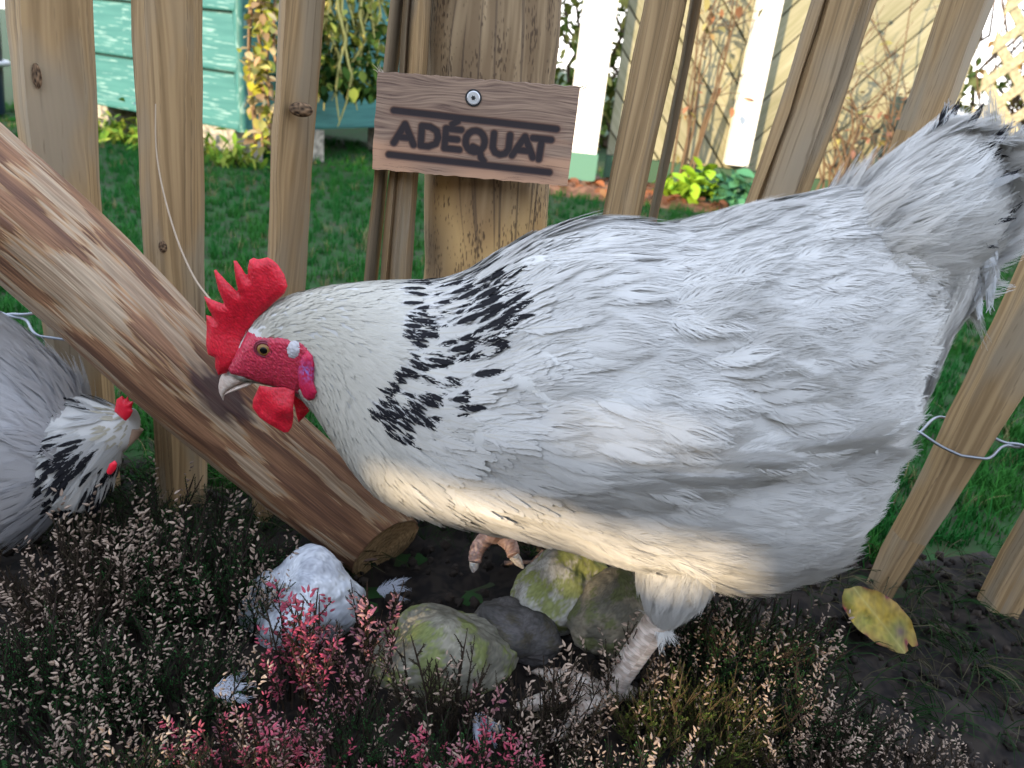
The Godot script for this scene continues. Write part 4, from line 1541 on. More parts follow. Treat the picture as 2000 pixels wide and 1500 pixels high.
	var no := part("nostril", nost, paint(lin(0.03, 0.012, 0.012), 0.6), root)
	no.position += na
	no.scale = Vector3(1.2, 0.75, 0.5)
	no.rotation.z = 0.6

func scaly_leg(b: MB, pts: PackedVector3Array, r0: float, r1: float, ringed: float, col: Color) -> void:
	var fine := PackedVector3Array()
	var radii := []
	var n := 60
	for i in n + 1:
		var t := float(i) / n * (pts.size() - 1)
		var k := mini(int(t), pts.size() - 2)
		var p := pts[k].cubic_interpolate(pts[k + 1], pts[maxi(k - 1, 0)], pts[mini(k + 2, pts.size() - 1)], t - k)
		fine.append(p)
		radii.append(lerpf(r0, r1, float(i) / n) * (1.0 + 0.05 * absf(sin(float(i) / n * ringed * PI))))
	tube(b, fine, radii, 16, col)

func build_legs(root: Node3D) -> void:
	var horn := textured(picture(64, 256, func(u: float, v: float) -> Color:
		var row := v * 26.0 + 0.5 * floorf(u * 2.0) + 0.35 * nz(u * 4.0, v * 7.0)
		var f := fposmod(row, 1.0)
		var k := 1.0 - 0.28 * exp(-pow(f - 0.15 - 0.1 * sin(u * 12.0), 2.0) * 90.0) - 0.3 * exp(-pow((fposmod(u * 2.0 + 0.13 * sin(floor(row) * 2.1), 1.0) - 0.5) * 14.0, 2.0))
		return (Color(0.95, 0.92, 0.88) * k).lerp(Color(0.30, 0.22, 0.16), clampf(nz(u * 5.0, v * 9.0) * 1.4 + 0.05, 0, 0.4))), 0.45, 0.06)
	horn.vertex_color_use_as_albedo = true
	horn.uv1_scale = Vector3(1, 14, 1)
	horn.subsurf_scatter_enabled = true
	horn.subsurf_scatter_strength = 0.08
	var skin := Color(0.58, 0.50, 0.44)
	var pink := Color(0.56, 0.38, 0.32)
	var claw := Color(0.62, 0.52, 0.44)
	# near leg: a shank and four toes
	var leg := MB.new()
	var hock := Vector3(0.1178, 0.0866, -0.425)
	var foot := Vector3(0.0913, 0.018, -0.42)
	foot.y = maxf(foot.y, 0.012)
	scaly_leg(leg, PackedVector3Array([hock, hock.lerp(foot, 0.5), foot]), 0.0095, 0.0080, 16.0, skin)
	var shank := part("leg", leg.mesh(), horn, root)
	for q in [[Vector3(-0.055, -0.006, 0.006), 0.0062], [Vector3(-0.040, -0.007, 0.036), 0.0058], [Vector3(-0.042, -0.007, -0.026), 0.0058], [Vector3(0.030, -0.006, -0.010), 0.0055]]:
		var t := MB.new()
		var d: Vector3 = q[0]
		var tip := foot + d
		tip.y = 0.006
		scaly_leg(t, PackedVector3Array([foot, foot + d * 0.5 + Vector3(0, 0.003, 0), tip]), float(q[1]) * 1.15, float(q[1]) * 0.8, 9.0, skin)
		tube(t, PackedVector3Array([tip, tip + d.normalized() * 0.007, tip + d.normalized() * 0.013 - Vector3(0, 0.004, 0)]), [0.0042, 0.0028, 0.0004], 8, claw)
		var toe := MeshInstance3D.new()
		toe.name = "toe"
		toe.mesh = t.mesh()
		toe.material_override = horn
		shank.add_child(toe, true)
	# far leg, behind the belly; its toes reach out below it
	var far := MB.new()
	var k0 := Vector3(0.0109, 0.0972, -0.53)
	var k1 := Vector3(-0.0006, 0.0492, -0.556)
	scaly_leg(far, PackedVector3Array([k0 + Vector3(0.01, 0.03, 0), k0, k1]), 0.0095, 0.0085, 10.0, pink)
	var shank2 := part("leg", far.mesh(), horn, root)
	for q in [[PackedVector3Array([Vector3(-0.003, 0.0514, -0.556), Vector3(-0.0128, 0.04, -0.548), Vector3(-0.0143, 0.0308, -0.54)]), Vector3(-0.0146, 0.0233, -0.536)], [PackedVector3Array([Vector3(0.0005, 0.0519, -0.556), Vector3(0.0131, 0.0476, -0.548), Vector3(0.0176, 0.0419, -0.54)]), Vector3(0.0269, 0.0331, -0.536)], [PackedVector3Array([Vector3(-0.0006, 0.0492, -0.556), Vector3(0.0031, 0.045, -0.575), Vector3(0.0052, 0.0382, -0.59)]), Vector3(0.0076, 0.032, -0.6)]]:
		var t := MB.new()
		var pp: PackedVector3Array = q[0]
		scaly_leg(t, pp, 0.0072, 0.0052, 8.0, pink)
		tube(t, PackedVector3Array([pp[2], pp[2].lerp(q[1], 0.55), q[1]]), [0.0046, 0.0036, 0.0010], 10, Color(0.72, 0.66, 0.60))
		var toe := MeshInstance3D.new()
		toe.name = "toe"
		toe.mesh = t.mesh()
		toe.material_override = horn
		shank2.add_child(toe, true)

func build_second_hen() -> void:
	var root := thing("hen", "white hen pecking with lowered head at the left edge", "hen", Vector3(-0.46, 0, -0.5), "white hens with black-marked necks")
	var body := MB.new()
	# the body's own axis runs from the breast back to the tail
	var breast := Vector3(-0.3259, 0.0964, -0.52)
	var dir := Vector3(-0.93, 0.28, 0.10).normalized()
	var up := (Vector3.UP - dir * dir.y).normalized()
	var bx := Transform3D(Basis(dir, up, dir.cross(up)), breast)
	var st := [[0.0, 0.0, 0.012, 0.014, 0.012], [0.012, 0.0, 0.04, 0.052, 0.040], [0.05, 0.0, 0.066, 0.082, 0.070], [0.11, 0.01, 0.080, 0.095, 0.088], [0.18, 0.012, 0.084, 0.092, 0.092], [0.25, 0.015, 0.078, 0.080, 0.082], [0.31, 0.022, 0.06, 0.06, 0.055], [0.36, 0.03, 0.03, 0.03, 0.025]]
	var trunk := loft(body, st, 90, 60, 1.0, bx)
	# neck from head back to the shoulders
	var head := Vector3(-0.286, 0.144, -0.515)
	var mid := Vector3(-0.3136, 0.1294, -0.52)
	var base := Vector3(-0.3399, 0.1241, -0.515)
	var nd := (base - head).normalized()
	var nu := (Vector3.UP - nd * nd.y).normalized()
	var nl := head.distance_to(base)
	var nx := Transform3D(Basis(nd, nu, nd.cross(nu)), head)
	var neck := loft(body, [[-0.006, 0.0, 0.006, 0.008, 0.006], [0.004, -0.004, 0.010, 0.016, 0.012], [nl * 0.35, -0.006, 0.019, 0.022, 0.020], [nl * 0.7, -0.010, 0.034, 0.038, 0.034], [nl, -0.014, 0.040, 0.052, 0.042], [nl + 0.03, -0.01, 0.04, 0.05, 0.04]], 50, 40, 1.0, nx)
	part("body", body.mesh(), skin_white, root)
	var kinds := [feather(50, 0.50, 0.06, 0.0, 0.10), feather(46, 0.46, 0.6, 0.0, 0.2), feather(44, 0.17, 0.15, 0.0, 0.2, 0.8), feather(40, 0.22, 0.22, 0.85, 0.4, 0.55)]
	var out := [[[], []], [[], []], [[], []], [[], []]]
	var white := Color(0.50, 0.49, 0.495)  # plumage colour kept darker to carry the shade over this hen
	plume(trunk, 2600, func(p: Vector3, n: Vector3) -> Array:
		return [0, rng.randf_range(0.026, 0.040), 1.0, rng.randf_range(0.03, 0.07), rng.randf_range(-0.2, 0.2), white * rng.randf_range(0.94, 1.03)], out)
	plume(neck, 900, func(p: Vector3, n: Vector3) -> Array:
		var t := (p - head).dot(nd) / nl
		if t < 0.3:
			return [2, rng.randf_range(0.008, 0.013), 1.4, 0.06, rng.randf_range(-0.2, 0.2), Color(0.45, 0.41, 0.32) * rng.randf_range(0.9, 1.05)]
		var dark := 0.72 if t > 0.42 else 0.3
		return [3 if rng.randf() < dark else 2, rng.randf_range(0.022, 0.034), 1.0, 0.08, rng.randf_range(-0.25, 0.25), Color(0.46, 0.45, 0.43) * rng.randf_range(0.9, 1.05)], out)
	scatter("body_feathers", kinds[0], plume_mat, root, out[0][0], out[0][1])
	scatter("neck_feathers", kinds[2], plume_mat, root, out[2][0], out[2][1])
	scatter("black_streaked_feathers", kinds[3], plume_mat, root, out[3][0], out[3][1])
	var red := red_skin(0.66, 0.016, 0.036)
	var comb := MB.new()
	swell(comb, PackedVector2Array([Vector2(-0.2895, 0.1539), Vector2(-0.2863, 0.1644), Vector2(-0.2813, 0.1683), Vector2(-0.2789, 0.1657), Vector2(-0.2763, 0.1693), Vector2(-0.2755, 0.1653), Vector2(-0.2716, 0.1662), Vector2(-0.274, 0.16), Vector2(-0.273, 0.1581), Vector2(-0.2757, 0.1531), Vector2(-0.28, 0.1483), Vector2(-0.2844, 0.1503)]), 0.0008, func(p: Vector2) -> Vector3: return Vector3(p.x, p.y, -0.498 + (p.x + 0.27) * 0.3),
		func(d: float, p: Vector2) -> float: return 0.003 * sqrt(minf(1.0, d / 0.004)) + 0.0002 * nz(p.x * 600.0, p.y * 600.0))
	part("comb", comb.mesh(), red, root)
	var wat := MB.new()
	swell(wat, PackedVector2Array([Vector2(-0.2804, 0.1231), Vector2(-0.2776, 0.1293), Vector2(-0.2736, 0.1327), Vector2(-0.272, 0.13), Vector2(-0.2736, 0.1252), Vector2(-0.2769, 0.121), Vector2(-0.2795, 0.1203)]), 0.0008, func(p: Vector2) -> Vector3: return Vector3(p.x, p.y, -0.47),
		func(d: float, p: Vector2) -> float: return 0.003 * sqrt(minf(1.0, d / 0.004)))
	part("wattle", wat.mesh(), red, root)
	var bk := MB.new()
	var b0 := Vector3(-0.282, 0.1358, -0.515)
	var b1 := Vector3(-0.2854, 0.1217, -0.51)
	tube(bk, PackedVector3Array([b0, b0.lerp(b1, 0.5), b1]), [0.007, 0.005, 0.0006], 12)
	part("beak", bk.mesh(), paint(lin(0.30, 0.20, 0.14), 0.4), root)
	var horn := paint(lin(0.5, 0.36, 0.3), 0.5)
	for s in [-1.0, 1.0]:
		var lg := MB.new()
		var foot := Vector3(-0.47, 0.012, -0.52 + s * 0.04)
		scaly_leg(lg, PackedVector3Array([foot + Vector3(-0.02, 0.10, 0), foot + Vector3(-0.01, 0.05, 0), foot]), 0.010, 0.008, 12.0, Color.WHITE)
		for d in [Vector3(0.05, -0.007, 0), Vector3(0.04, -0.007, 0.025), Vector3(0.04, -0.007, -0.025), Vector3(-0.03, -0.007, 0)]:
			scaly_leg(lg, PackedVector3Array([foot, foot + d * 0.5, foot + d]), 0.006, 0.004, 8.0, Color.WHITE)
		part("leg", lg.mesh(), horn, root)

# ---------------------------------------------------------------- planting
func build_planting() -> void:
	var green := sprig_leaves(0.085, Color(0.022, 0.062, 0.020), Color(0.035, 0.026, 0.02))
	var bright := sprig_leaves(0.075, Color(0.060, 0.085, 0.018), Color(0.07, 0.05, 0.03))
	var brown := sprig_leaves(0.085, Color(0.034, 0.03, 0.018), Color(0.045, 0.032, 0.024))
	var pale_a := Color(0.30, 0.22, 0.165)
	var pale_b := Color(0.17, 0.11, 0.08)
	var white_buds := sprig_buds(0.085, 17, 0.4, pale_a, pale_b, 0.0042)
	var white_buds2 := sprig_buds(0.10, 13, 0.5, pale_a, pale_b, 0.0046)
	var pink_a := Color(0.36, 0.05, 0.09)
	var pink_b := Color(0.24, 0.05, 0.065)
	var pink_buds := sprig_buds(0.085, 40, 0.25, pink_a, pink_b, 0.0044)
	var mauve := sprig_buds(0.075, 30, 0.3, Color(0.30, 0.09, 0.13), Color(0.35, 0.2, 0.17), 0.0046)
	var w := [white_buds, white_buds2]
	heather("dark heather with pale buds behind the left clumps, left of the white stone", Vector3(-0.2183, 0, -0.4665), Vector2(0.075, 0.035), 150, 0.75, 1.15, green, w, 0.62, leaf_mat)
	heather("brownish heather with pale buds below the pecking hen", Vector3(-0.2839, 0, -0.4412), Vector2(0.06, 0.04), 105, 0.7, 1.15, brown, w, 0.55, leaf_mat)
	heather("pale-budded heather in the lower left, in front of the brownish clump", Vector3(-0.2618, 0, -0.3583), Vector2(0.06, 0.035), 115, 0.7, 1.0, green, w, 0.6, leaf_mat)
	heather("dark green heather filling the left foreground under the pale buds", Vector3(-0.2004, 0, -0.3756), Vector2(0.06, 0.03), 120, 0.6, 0.9, green, w, 0.45, leaf_mat)
	heather("tallest pink-flowering heather spikes in front of the white stone", Vector3(-0.1204, 0, -0.3985), Vector2(0.018, 0.012), 22, 0.75, 1.25, brown, [pink_buds, pink_buds, mauve], 0.9, leaf_mat, 0.2)
	heather("bright pink heather clump at the bottom edge left of centre", Vector3(-0.1242, 0, -0.3238), Vector2(0.05, 0.022), 70, 0.55, 0.85, brown, [pink_buds, pink_buds, mauve, white_buds], 0.9, leaf_mat)
	heather("sparse mauve heather left of the greenish stone", Vector3(-0.0804, 0, -0.4262), Vector2(0.02, 0.012), 12, 0.7, 1.15, brown, [mauve], 0.85, leaf_mat, 0.2)
	heather("thin brown heather twigs rising in front of the greenish stone", Vector3(-0.0176, 0, -0.3845), Vector2(0.035, 0.012), 26, 0.6, 1.15, brown, [mauve, white_buds], 0.4, leaf_mat, 0.25)
	heather("mixed pink and pale heather at the bottom edge in the middle", Vector3(-0.0071, 0, -0.3249), Vector2(0.05, 0.02), 100, 0.55, 0.9, green, [mauve, white_buds, pink_buds], 0.65, leaf_mat)
	heather("pale-budded heather right of the greenish stone, before the near leg", Vector3(0.0483, 0, -0.3769), Vector2(0.035, 0.02), 52, 0.6, 1.0, brown, w, 0.75, leaf_mat)
	heather("yellow-green heather at the hen's near foot", Vector3(0.1468, 0, -0.3946), Vector2(0.06, 0.03), 130, 0.55, 0.9, bright, w, 0.12, leaf_mat)
	heather("dark green heather behind the hen's near leg, full of pale buds", Vector3(0.1992, 0, -0.4691), Vector2(0.065, 0.032), 150, 0.6, 1.0, green, w, 0.5, leaf_mat)
	heather("low dark heather at the bottom edge under the yellow-green clump", Vector3(0.1074, 0, -0.3257), Vector2(0.06, 0.02), 110, 0.6, 0.8, green, w, 0.3, leaf_mat)
	heather("pale-budded heather in the lower right corner on bare soil", Vector3(0.2514, 0, -0.3722), Vector2(0.075, 0.035), 95, 0.45, 0.75, brown, w, 0.85, leaf_mat, 0.6)
	heather("brown heather with few buds at the far lower right", Vector3(0.3229, 0, -0.3663), Vector2(0.05, 0.02), 40, 0.4, 0.6, brown, w, 0.6, leaf_mat, 0.7)
	heather("dark heather filling the lower left corner", Vector3(-0.2041, 0, -0.3003), Vector2(0.075, 0.02), 80, 0.55, 0.85, green, w, 0.75, leaf_mat)
	heather("small dark heather between the near leg and the brown stone", Vector3(0.0995, 0, -0.4191), Vector2(0.022, 0.012), 18, 0.6, 0.95, brown, w, 0.6, leaf_mat)
	heather("dark patch of heather between the pink clump and the thin twigs", Vector3(-0.0706, 0, -0.3453), Vector2(0.035, 0.02), 45, 0.5, 0.85, green, [mauve, white_buds], 0.4, leaf_mat)
	heather("low brown heather on the soil right of the pink spikes", Vector3(-0.0765, 0, -0.3848), Vector2(0.025, 0.012), 20, 0.45, 0.75, brown, [mauve, white_buds], 0.5, leaf_mat)
	heather("green heather with few buds between the yellow-green clump and the corner", Vector3(0.2315, 0, -0.4062), Vector2(0.05, 0.025), 100, 0.5, 0.85, green, w, 0.4, leaf_mat)
	heather("dark leggy heather in front of the left palings", Vector3(-0.2755, 0, -0.5392), Vector2(0.09, 0.025), 48, 0.6, 1.0, green, w, 0.18, leaf_mat, 0.5)
	# dry grass and moss at the foot of the palings
	var dry := MB.new()
	for i in 9:
		var a := rng.randf() * TAU
		var h := rng.randf_range(0.02, 0.045)
		var d := Vector3(cos(a), 0, sin(a)) * h
		var q := PackedVector3Array([Vector3.ZERO, d * 0.35 + Vector3(0, h * 0.35, 0), d * 0.8 + Vector3(0, h * 0.42, 0), d * 1.2 + Vector3(0, h * 0.25, 0)])
		tube(dry, q, [0.0005, 0.00045, 0.0004, 0.00015], 3, Color.WHITE * rng.randf_range(0.6, 1.2), false)
	var gx := []
	var gt := []
	for i in 520:
		var x := rng.randf_range(-0.62, 0.8)
		var z := rng.randf_range(-0.70, -0.54)
		if x > 0.28:
			z = rng.randf_range(-0.68, -0.44)
		elif x > -0.1 and z > -0.6:
			continue
		gx.append(Transform3D(Basis(Vector3.UP, rng.randf() * TAU).scaled(Vector3.ONE * rng.randf_range(0.5, 1.1)), Vector3(x, 0.0, z)))
		gt.append([Color(0.025, 0.045, 0.016), Color(0.015, 0.038, 0.012), Color(0.07, 0.062, 0.036)][rng.randi() % 3])
	scatter("straggling_grass", dry.mesh(), leaf_mat, self, gx, gt)

func down(label: String, at: Vector3, size: float, euler: Vector3) -> void:
	var o := thing("fallen_feather", label, "feather", at, "small white feathers on the bed")
	for k in 3:
		var f := MeshInstance3D.new()
		f.name = "vane"
		f.mesh = feather(34, 0.34, 0.9, 0.0, 0.2)
		f.material_override = down_mat
		o.add_child(f, true)
		f.basis = Basis.from_euler(euler + Vector3(0.1 * k, 0.5 * k - 0.4, 0.15 * k)).scaled(Vector3.ONE * size)

func build_small() -> void:
	down("white downy feather on the soil below the log's sawn end", Vector3(-0.0925, 0, -0.52) + Vector3(0, 0.006, 0), 0.018, Vector3(0.5, 0.1, 0.1))
	down("bluish white feather caught in the heather left of the pink spikes", Vector3(-0.165, 0, -0.3638) + Vector3(0, 0.04, 0), 0.016, Vector3(0.7, 0.2, -0.2))
	down("small feather hanging in heather below the greenish stone", Vector3(0.0007, 0, -0.3745) + Vector3(0, 0.035, 0), 0.016, Vector3(0.9, -1.3, -0.3))
	# yellow leaf lying tilted on the heather
	var o := thing("fallen_leaf", "large yellow fallen leaf with brown spots, right of the hen", "leaf", Vector3(0.3386, 0, -0.5381))
	var lp := PackedVector2Array([Vector2(0.2977, 0.0433), Vector2(0.3051, 0.0433), Vector2(0.3161, 0.0448), Vector2(0.3299, 0.0428), Vector2(0.3425, 0.0376), Vector2(0.353, 0.0292), Vector2(0.3573, 0.0198), Vector2(0.3577, 0.0144), Vector2(0.3532, 0.0123), Vector2(0.3496, 0.0144), Vector2(0.35, 0.0096), Vector2(0.3468, 0.0076), Vector2(0.335, 0.0084), Vector2(0.3234, 0.0117), Vector2(0.3122, 0.0174), Vector2(0.302, 0.0251), Vector2(0.2963, 0.0317), Vector2(0.2957, 0.0378)])
	var b := MB.new()
	var lc := Vector2(0.3269, 0.0259)
	swell(b, lp, 0.0011, func(p: Vector2) -> Vector3: return Vector3(p.x, p.y, -0.53 - (p.y - lc.y) * 0.9 + 0.0045 * nz(p.x * 45.0, p.y * 45.0) + 0.02 * pow((p.x - lc.x) / 0.03, 2.0) * 0.1),
		func(d: float, p: Vector2) -> float: return 0.00025, true, func(d: float, p: Vector2) -> Color:
			var c := Color(0.25, 0.175, 0.025).lerp(Color(0.16, 0.15, 0.025), clampf(0.5 + nz(p.x * 35.0, p.y * 35.0) * 1.2, 0, 1))
			c = c.lerp(Color(0.15, 0.065, 0.025), exp(-d / 0.0022 + 1.2 * nz(p.x * 90.0, p.y * 90.0)) * 0.7) * (1.0 + 0.3 * nz(p.x * 200.0, p.y * 200.0))
			var vein := absf((p - lc).rotated(0.72).y)
			c = c.lerp(Color(0.30, 0.26, 0.08), exp(-vein / 0.0006) * 0.7)
			var rib := absf(fposmod((p - lc).rotated(0.72).x * 130.0 + vein * 90.0, 1.0) - 0.5)
			c = c.lerp(Color(0.27, 0.2, 0.05), clampf(1.0 - rib * 9.0, 0, 0.4))
			var spot := (p - Vector2(0.3447, 0.0198)).length()
			return c.lerp(Color(0.10, 0.06, 0.06), exp(-spot * spot / 0.00002) * 0.85))
	var lm := paint(Color.WHITE, 0.6, true)
	lm.backlight_enabled = true
	lm.backlight = Color(0.3, 0.3, 0.3)
	part("blade", b.mesh(), lm, o)
	# straw stem in front of the second paling
	var st := thing("straw_stem", "thin dry grass stem bent in front of the second paling", "stem", Vector3(-0.2411, 0.2327, -0.56))
	var sb := MB.new()
	var raw := PackedVector3Array([Vector3(-0.2853, 0.3652, -0.592), Vector3(-0.2862, 0.3335, -0.59), Vector3(-0.2809, 0.3044, -0.585), Vector3(-0.2679, 0.2706, -0.575), Vector3(-0.252, 0.2447, -0.565), Vector3(-0.2359, 0.2311, -0.555)])
	var fine := PackedVector3Array()
	var rr := []
	for i in 41:
		var t := i / 40.0 * 5.0
		var k := mini(int(t), 4)
		fine.append(raw[k].cubic_interpolate(raw[k + 1], raw[maxi(k - 1, 0)], raw[mini(k + 2, 5)], t - k))
		rr.append(0.00045 + 0.0005 * i / 40.0)
	tube(sb, fine, rr, 6)
	part("stalk", sb.mesh(), paint(lin(0.42, 0.33, 0.24), 0.7), st)
	# twigs on the soil
	var tw := 0
	for q in [["dark twig lying on the soil at the left edge", PackedVector3Array([Vector3(-0.3694, 0.012, -0.4464), Vector3(-0.3541, 0.014, -0.4585), Vector3(-0.347, 0.012, -0.4749)])], ["thin pale twig under the log's sawn end", PackedVector3Array([Vector3(-0.1496, 0.02, -0.5315), Vector3(-0.1278, 0.022, -0.5307), Vector3(-0.0986, 0.018, -0.5463)])], ["curved dry stalk in the soil below the belly", PackedVector3Array([Vector3(0.0113, 0.01, -0.5724), Vector3(0.0361, 0.014, -0.5731), Vector3(0.0445, 0.02, -0.5842)])], ["short brown stump of a twig behind the greenish stone", PackedVector3Array([Vector3(-0.0049, 0.005, -0.4968), Vector3(0.0023, 0.012, -0.502), Vector3(0.0069, 0.022, -0.4999)])]]:
		var to := thing("twig", q[0], "twig", q[1][0], "twigs on the soil")
		var tb := MB.new()
		tube(tb, q[1], [0.0022, 0.0018, 0.0012] if tw != 3 else [0.006, 0.005, 0.004], 7)
		part("stick", tb.mesh(), paint(lin(0.14, 0.09, 0.07), 0.85), to)
		tw += 1

# ---------------------------------------------------------------- background
func build_background() -> void:
	build_shed()
	build_panels()
	build_far()

func build_shed() -> void:
	var corner := Vector3(-1.045, 0, -2.8)
	var left := Vector3(-1.95, 0, -3.24)
	var right := Vector3(-0.56, 0, -3.86)
	var fd := (left - corner).normalized()
	var rd := (right - corner).normalized()
	var o := thing("garden_shed", "turquoise painted board shed standing on grey blocks at the back left", "shed", corner)
	var teal := textured(picture(256, 128, func(u: float, v: float) -> Color:
		var g := grain(v, u, 12.0, 3.0, 2.0)
		var c := Color(0.036, 0.145, 0.14).lerp(Color(0.052, 0.18, 0.17), clampf(0.5 + g, 0, 1))
		var s := nz(u * 4.0, v * 26.0, 4.0) + 0.5 * nz(u * 13.0, v * 50.0, 2.0)
		return c.lerp(Color(0.22, 0.36, 0.345), clampf((s - 0.55) * 4.0, 0, 0.8))), 0.45)
	var dull := textured(picture(128, 128, func(u: float, v: float) -> Color:
		return Color(0.055, 0.19, 0.17).lerp(Color(0.035, 0.13, 0.12), clampf(0.5 + grain(v, u, 12.0, 3.0, 8.0), 0, 1))), 0.6)
	var y := 0.105
	for k in 7:
		var h := 0.186
		for side in 2:
			var d := fd if side == 0 else rd
			var ln := (left - corner).length() if side == 0 else (right - corner).length()
			var out := Vector3(-d.z, 0, d.x) if side == 1 else Vector3(d.z, 0, -d.x)
			if out.z < 0 and side == 0:
				out = -out
			if side == 1 and out.x < 0:
				out = -out
			var b := MB.new()
			var xf := Transform3D(Basis(d, Vector3.UP, out), corner)
			# a board that stands out a little at its foot, as lapped boards do
			var prof := PackedVector2Array([Vector2(0.0, y), Vector2(0.018, y), Vector2(0.020, y + 0.006), Vector2(0.010, y + h - 0.006), Vector2(0.0, y + h - 0.004)])
			for e in 2:
				for p in prof:
					b.add(xf * Vector3(ln * e, p.y, p.x), Vector2(ln * e * 1.1 + k * 0.37, (p.y - y) * 4.0))
			for i in 4:
				var s := b.v.size()
				for q in [i, i + 1, i + 6, i + 5]:
					b.add(b.v[q], b.uv[q])
				b.quad(s, s + 1, s + 2, s + 3)
			part("wall_board", b.mesh(), teal if side == 0 else dull, o)
		y += h + 0.004
	# corner post, floor frame, core
	var cb := MB.new()
	tube(cb, PackedVector3Array([corner + Vector3(0, 0.10, 0), corner + Vector3(0, 1.5, 0)]), [0.024], 4)
	part("corner_post", cb.mesh(), teal, o)
	var core := MB.new()
	var back := left + right - corner
	var poly := PackedVector2Array()
	for p in [corner, left, back, right]:
		poly.append(Vector2(p.x, -p.z))
	prism(core, poly, 0.13, 1.5, Transform3D(Basis(Vector3(1, 0, 0), Vector3(0, 0, -1), Vector3(0, 1, 0)), Vector3.ZERO))
	part("frame", core.mesh(), paint(lin(0.02, 0.05, 0.045), 0.8), o)
	var grey := textured(picture(64, 64, func(u: float, v: float) -> Color: return Color(0.30, 0.27, 0.22) * (1.0 + 0.5 * nz(u * 9.0, v * 9.0))), 0.9)
	for q in [[corner + fd * 0.10, 0.10], [corner + fd * 0.78, 0.10], [corner + rd * 0.25, 0.08], [corner + rd * 0.9, 0.10]]:
		var kb := MB.new()
		box(kb, Vector3(-q[1], -0.02, -0.07), Vector3(q[1], 0.105, 0.06), Transform3D(Basis(Vector3.UP, -0.45), q[0] + Vector3(0, 0, -0.05)))
		part("support_block", kb.mesh(), grey, o)
	# climber on the shed's corner and right wall
	var leaf := leaf_card(0.045, 0.03)
	var v1 := thing("climbing_plant", "yellowing hop vine hanging down past the shed's corner", "climber", Vector3(-0.93, 0, -2.72))
	var stems := MB.new()
	for k in 5:
		var x := -0.93 + rng.randf_range(-0.05, 0.05)
		var pts := PackedVector3Array()
		for i in 12:
			pts.append(Vector3(x + 0.03 * nz(i * 0.5, k * 7.0), 0.07 + i * 0.1, -2.70 + 0.03 * nz(i * 0.5, k * 9.0 + 4.0)))
		tube(stems, pts, [0.005], 5)
	part("stems", stems.mesh(), paint(lin(0.22, 0.14, 0.08), 0.8), v1)
	leaves_in("leaves", v1, 760, leaf, leaf_mat, func() -> Variant:
		var y2 := 0.06 + 1.15 * pow(rng.randf(), 0.8)
		return Vector3(-0.93 + rng.randfn(0, 0.022) + 0.02 * nz(y2 * 5.0, 2.0), y2, -2.69 + rng.randfn(0, 0.03)), [Color(0.46, 0.42, 0.05), Color(0.36, 0.33, 0.10), Color(0.45, 0.36, 0.19), Color(0.25, 0.27, 0.05), Color(0.30, 0.20, 0.11)], 0.5, 1.1)
	var v2 := thing("climbing_plant", "drooping yellow-green climber with dark leaves on the shed's shaded wall", "climber", Vector3(-0.72, 0, -3.05))
	var strands := MB.new()
	for k in 60:
		var x := rng.randf_range(-0.86, -0.60)
		var z := -3.05 + (x + 0.72) * -0.6 + rng.randf_range(-0.08, 0.06)
		var top := rng.randf_range(0.55, 1.1)
		var ln := rng.randf_range(0.2, 0.5)
		var pts := PackedVector3Array()
		for i in 6:
			var t := i / 5.0
			pts.append(Vector3(x + 0.05 * nz(k * 3.0, t * 1.5), top - ln * t, z + 0.03 * t))
		tube(strands, pts, [0.006, 0.007, 0.006, 0.005, 0.004, 0.002], 5)
	part("stems", strands.mesh(), paint(lin(0.40, 0.36, 0.12), 0.8), v2)
	leaves_in("leaves", v2, 520, leaf, leaf_mat, func() -> Variant:
		var x := rng.randf_range(-0.88, -0.60)
		return Vector3(x, 0.26 + absf(rng.randfn(0, 0.14)), -3.05 + (x + 0.72) * -0.6 + rng.randfn(0, 0.06)), [Color(0.05, 0.10, 0.02), Color(0.09, 0.15, 0.03), Color(0.16, 0.2, 0.04), Color(0.03, 0.07, 0.02)], 0.6, 1.3)
	leaves_in("upper_leaves", v2, 380, leaf, leaf_mat, func() -> Variant:
		var x := rng.randf_range(-0.88, -0.60)
		return Vector3(x, 0.42 + rng.randf() * 0.7, -3.03 + (x + 0.72) * -0.6 + rng.randfn(0, 0.06)), [Color(0.36, 0.35, 0.06), Color(0.30, 0.32, 0.08), Color(0.22, 0.24, 0.05)], 0.5, 1.1)
	# tufts and weeds at the shed's foot
	var weed := thing("weed_tufts", "sunlit yellow-green weeds under the shed's front", "weeds", Vector3(-1.55, 0, -2.95))
	leaves_in("leaves", weed, 700, leaf_card(0.05, 0.014), leaf_mat, func() -> Variant:
		var t := rng.randf()
		var p := corner.lerp(left, t * 0.95) + Vector3(0.05, 0, 0.08)
		return p + Vector3(rng.randfn(0, 0.04), absf(rng.randfn(0, 0.045)), rng.randfn(0, 0.05)), [Color(0.16, 0.26, 0.03), Color(0.25, 0.30, 0.05), Color(0.10, 0.2, 0.03)])
	# dark barrel at the left end
	var bo := thing("water_barrel", "dark blue barrel at the left edge beside the shed", "barrel", Vector3(-2.42, 0, -3.3))
	var bb := MB.new()
	var bp := PackedVector3Array()
	var br := []
	for i in 15:
		bp.append(Vector3(-2.42, i * 0.10, -3.3))
		br.append(0.16 + 0.035 * sin(PI * i / 14.0))
	tube(bb, bp, br, 28)
	part("tub", bb.mesh(), paint(lin(0.012, 0.03, 0.06), 0.35), bo)
	for h in [0.2, 0.6]:
		var hb := TorusMesh.new()
		hb.inner_radius = 0.180
		hb.outer_radius = 0.202
		var hi := part("hoop", hb, paint(lin(0.6, 0.6, 0.6), 0.4), bo)
		hi.position += Vector3(-2.42, h, -3.3)
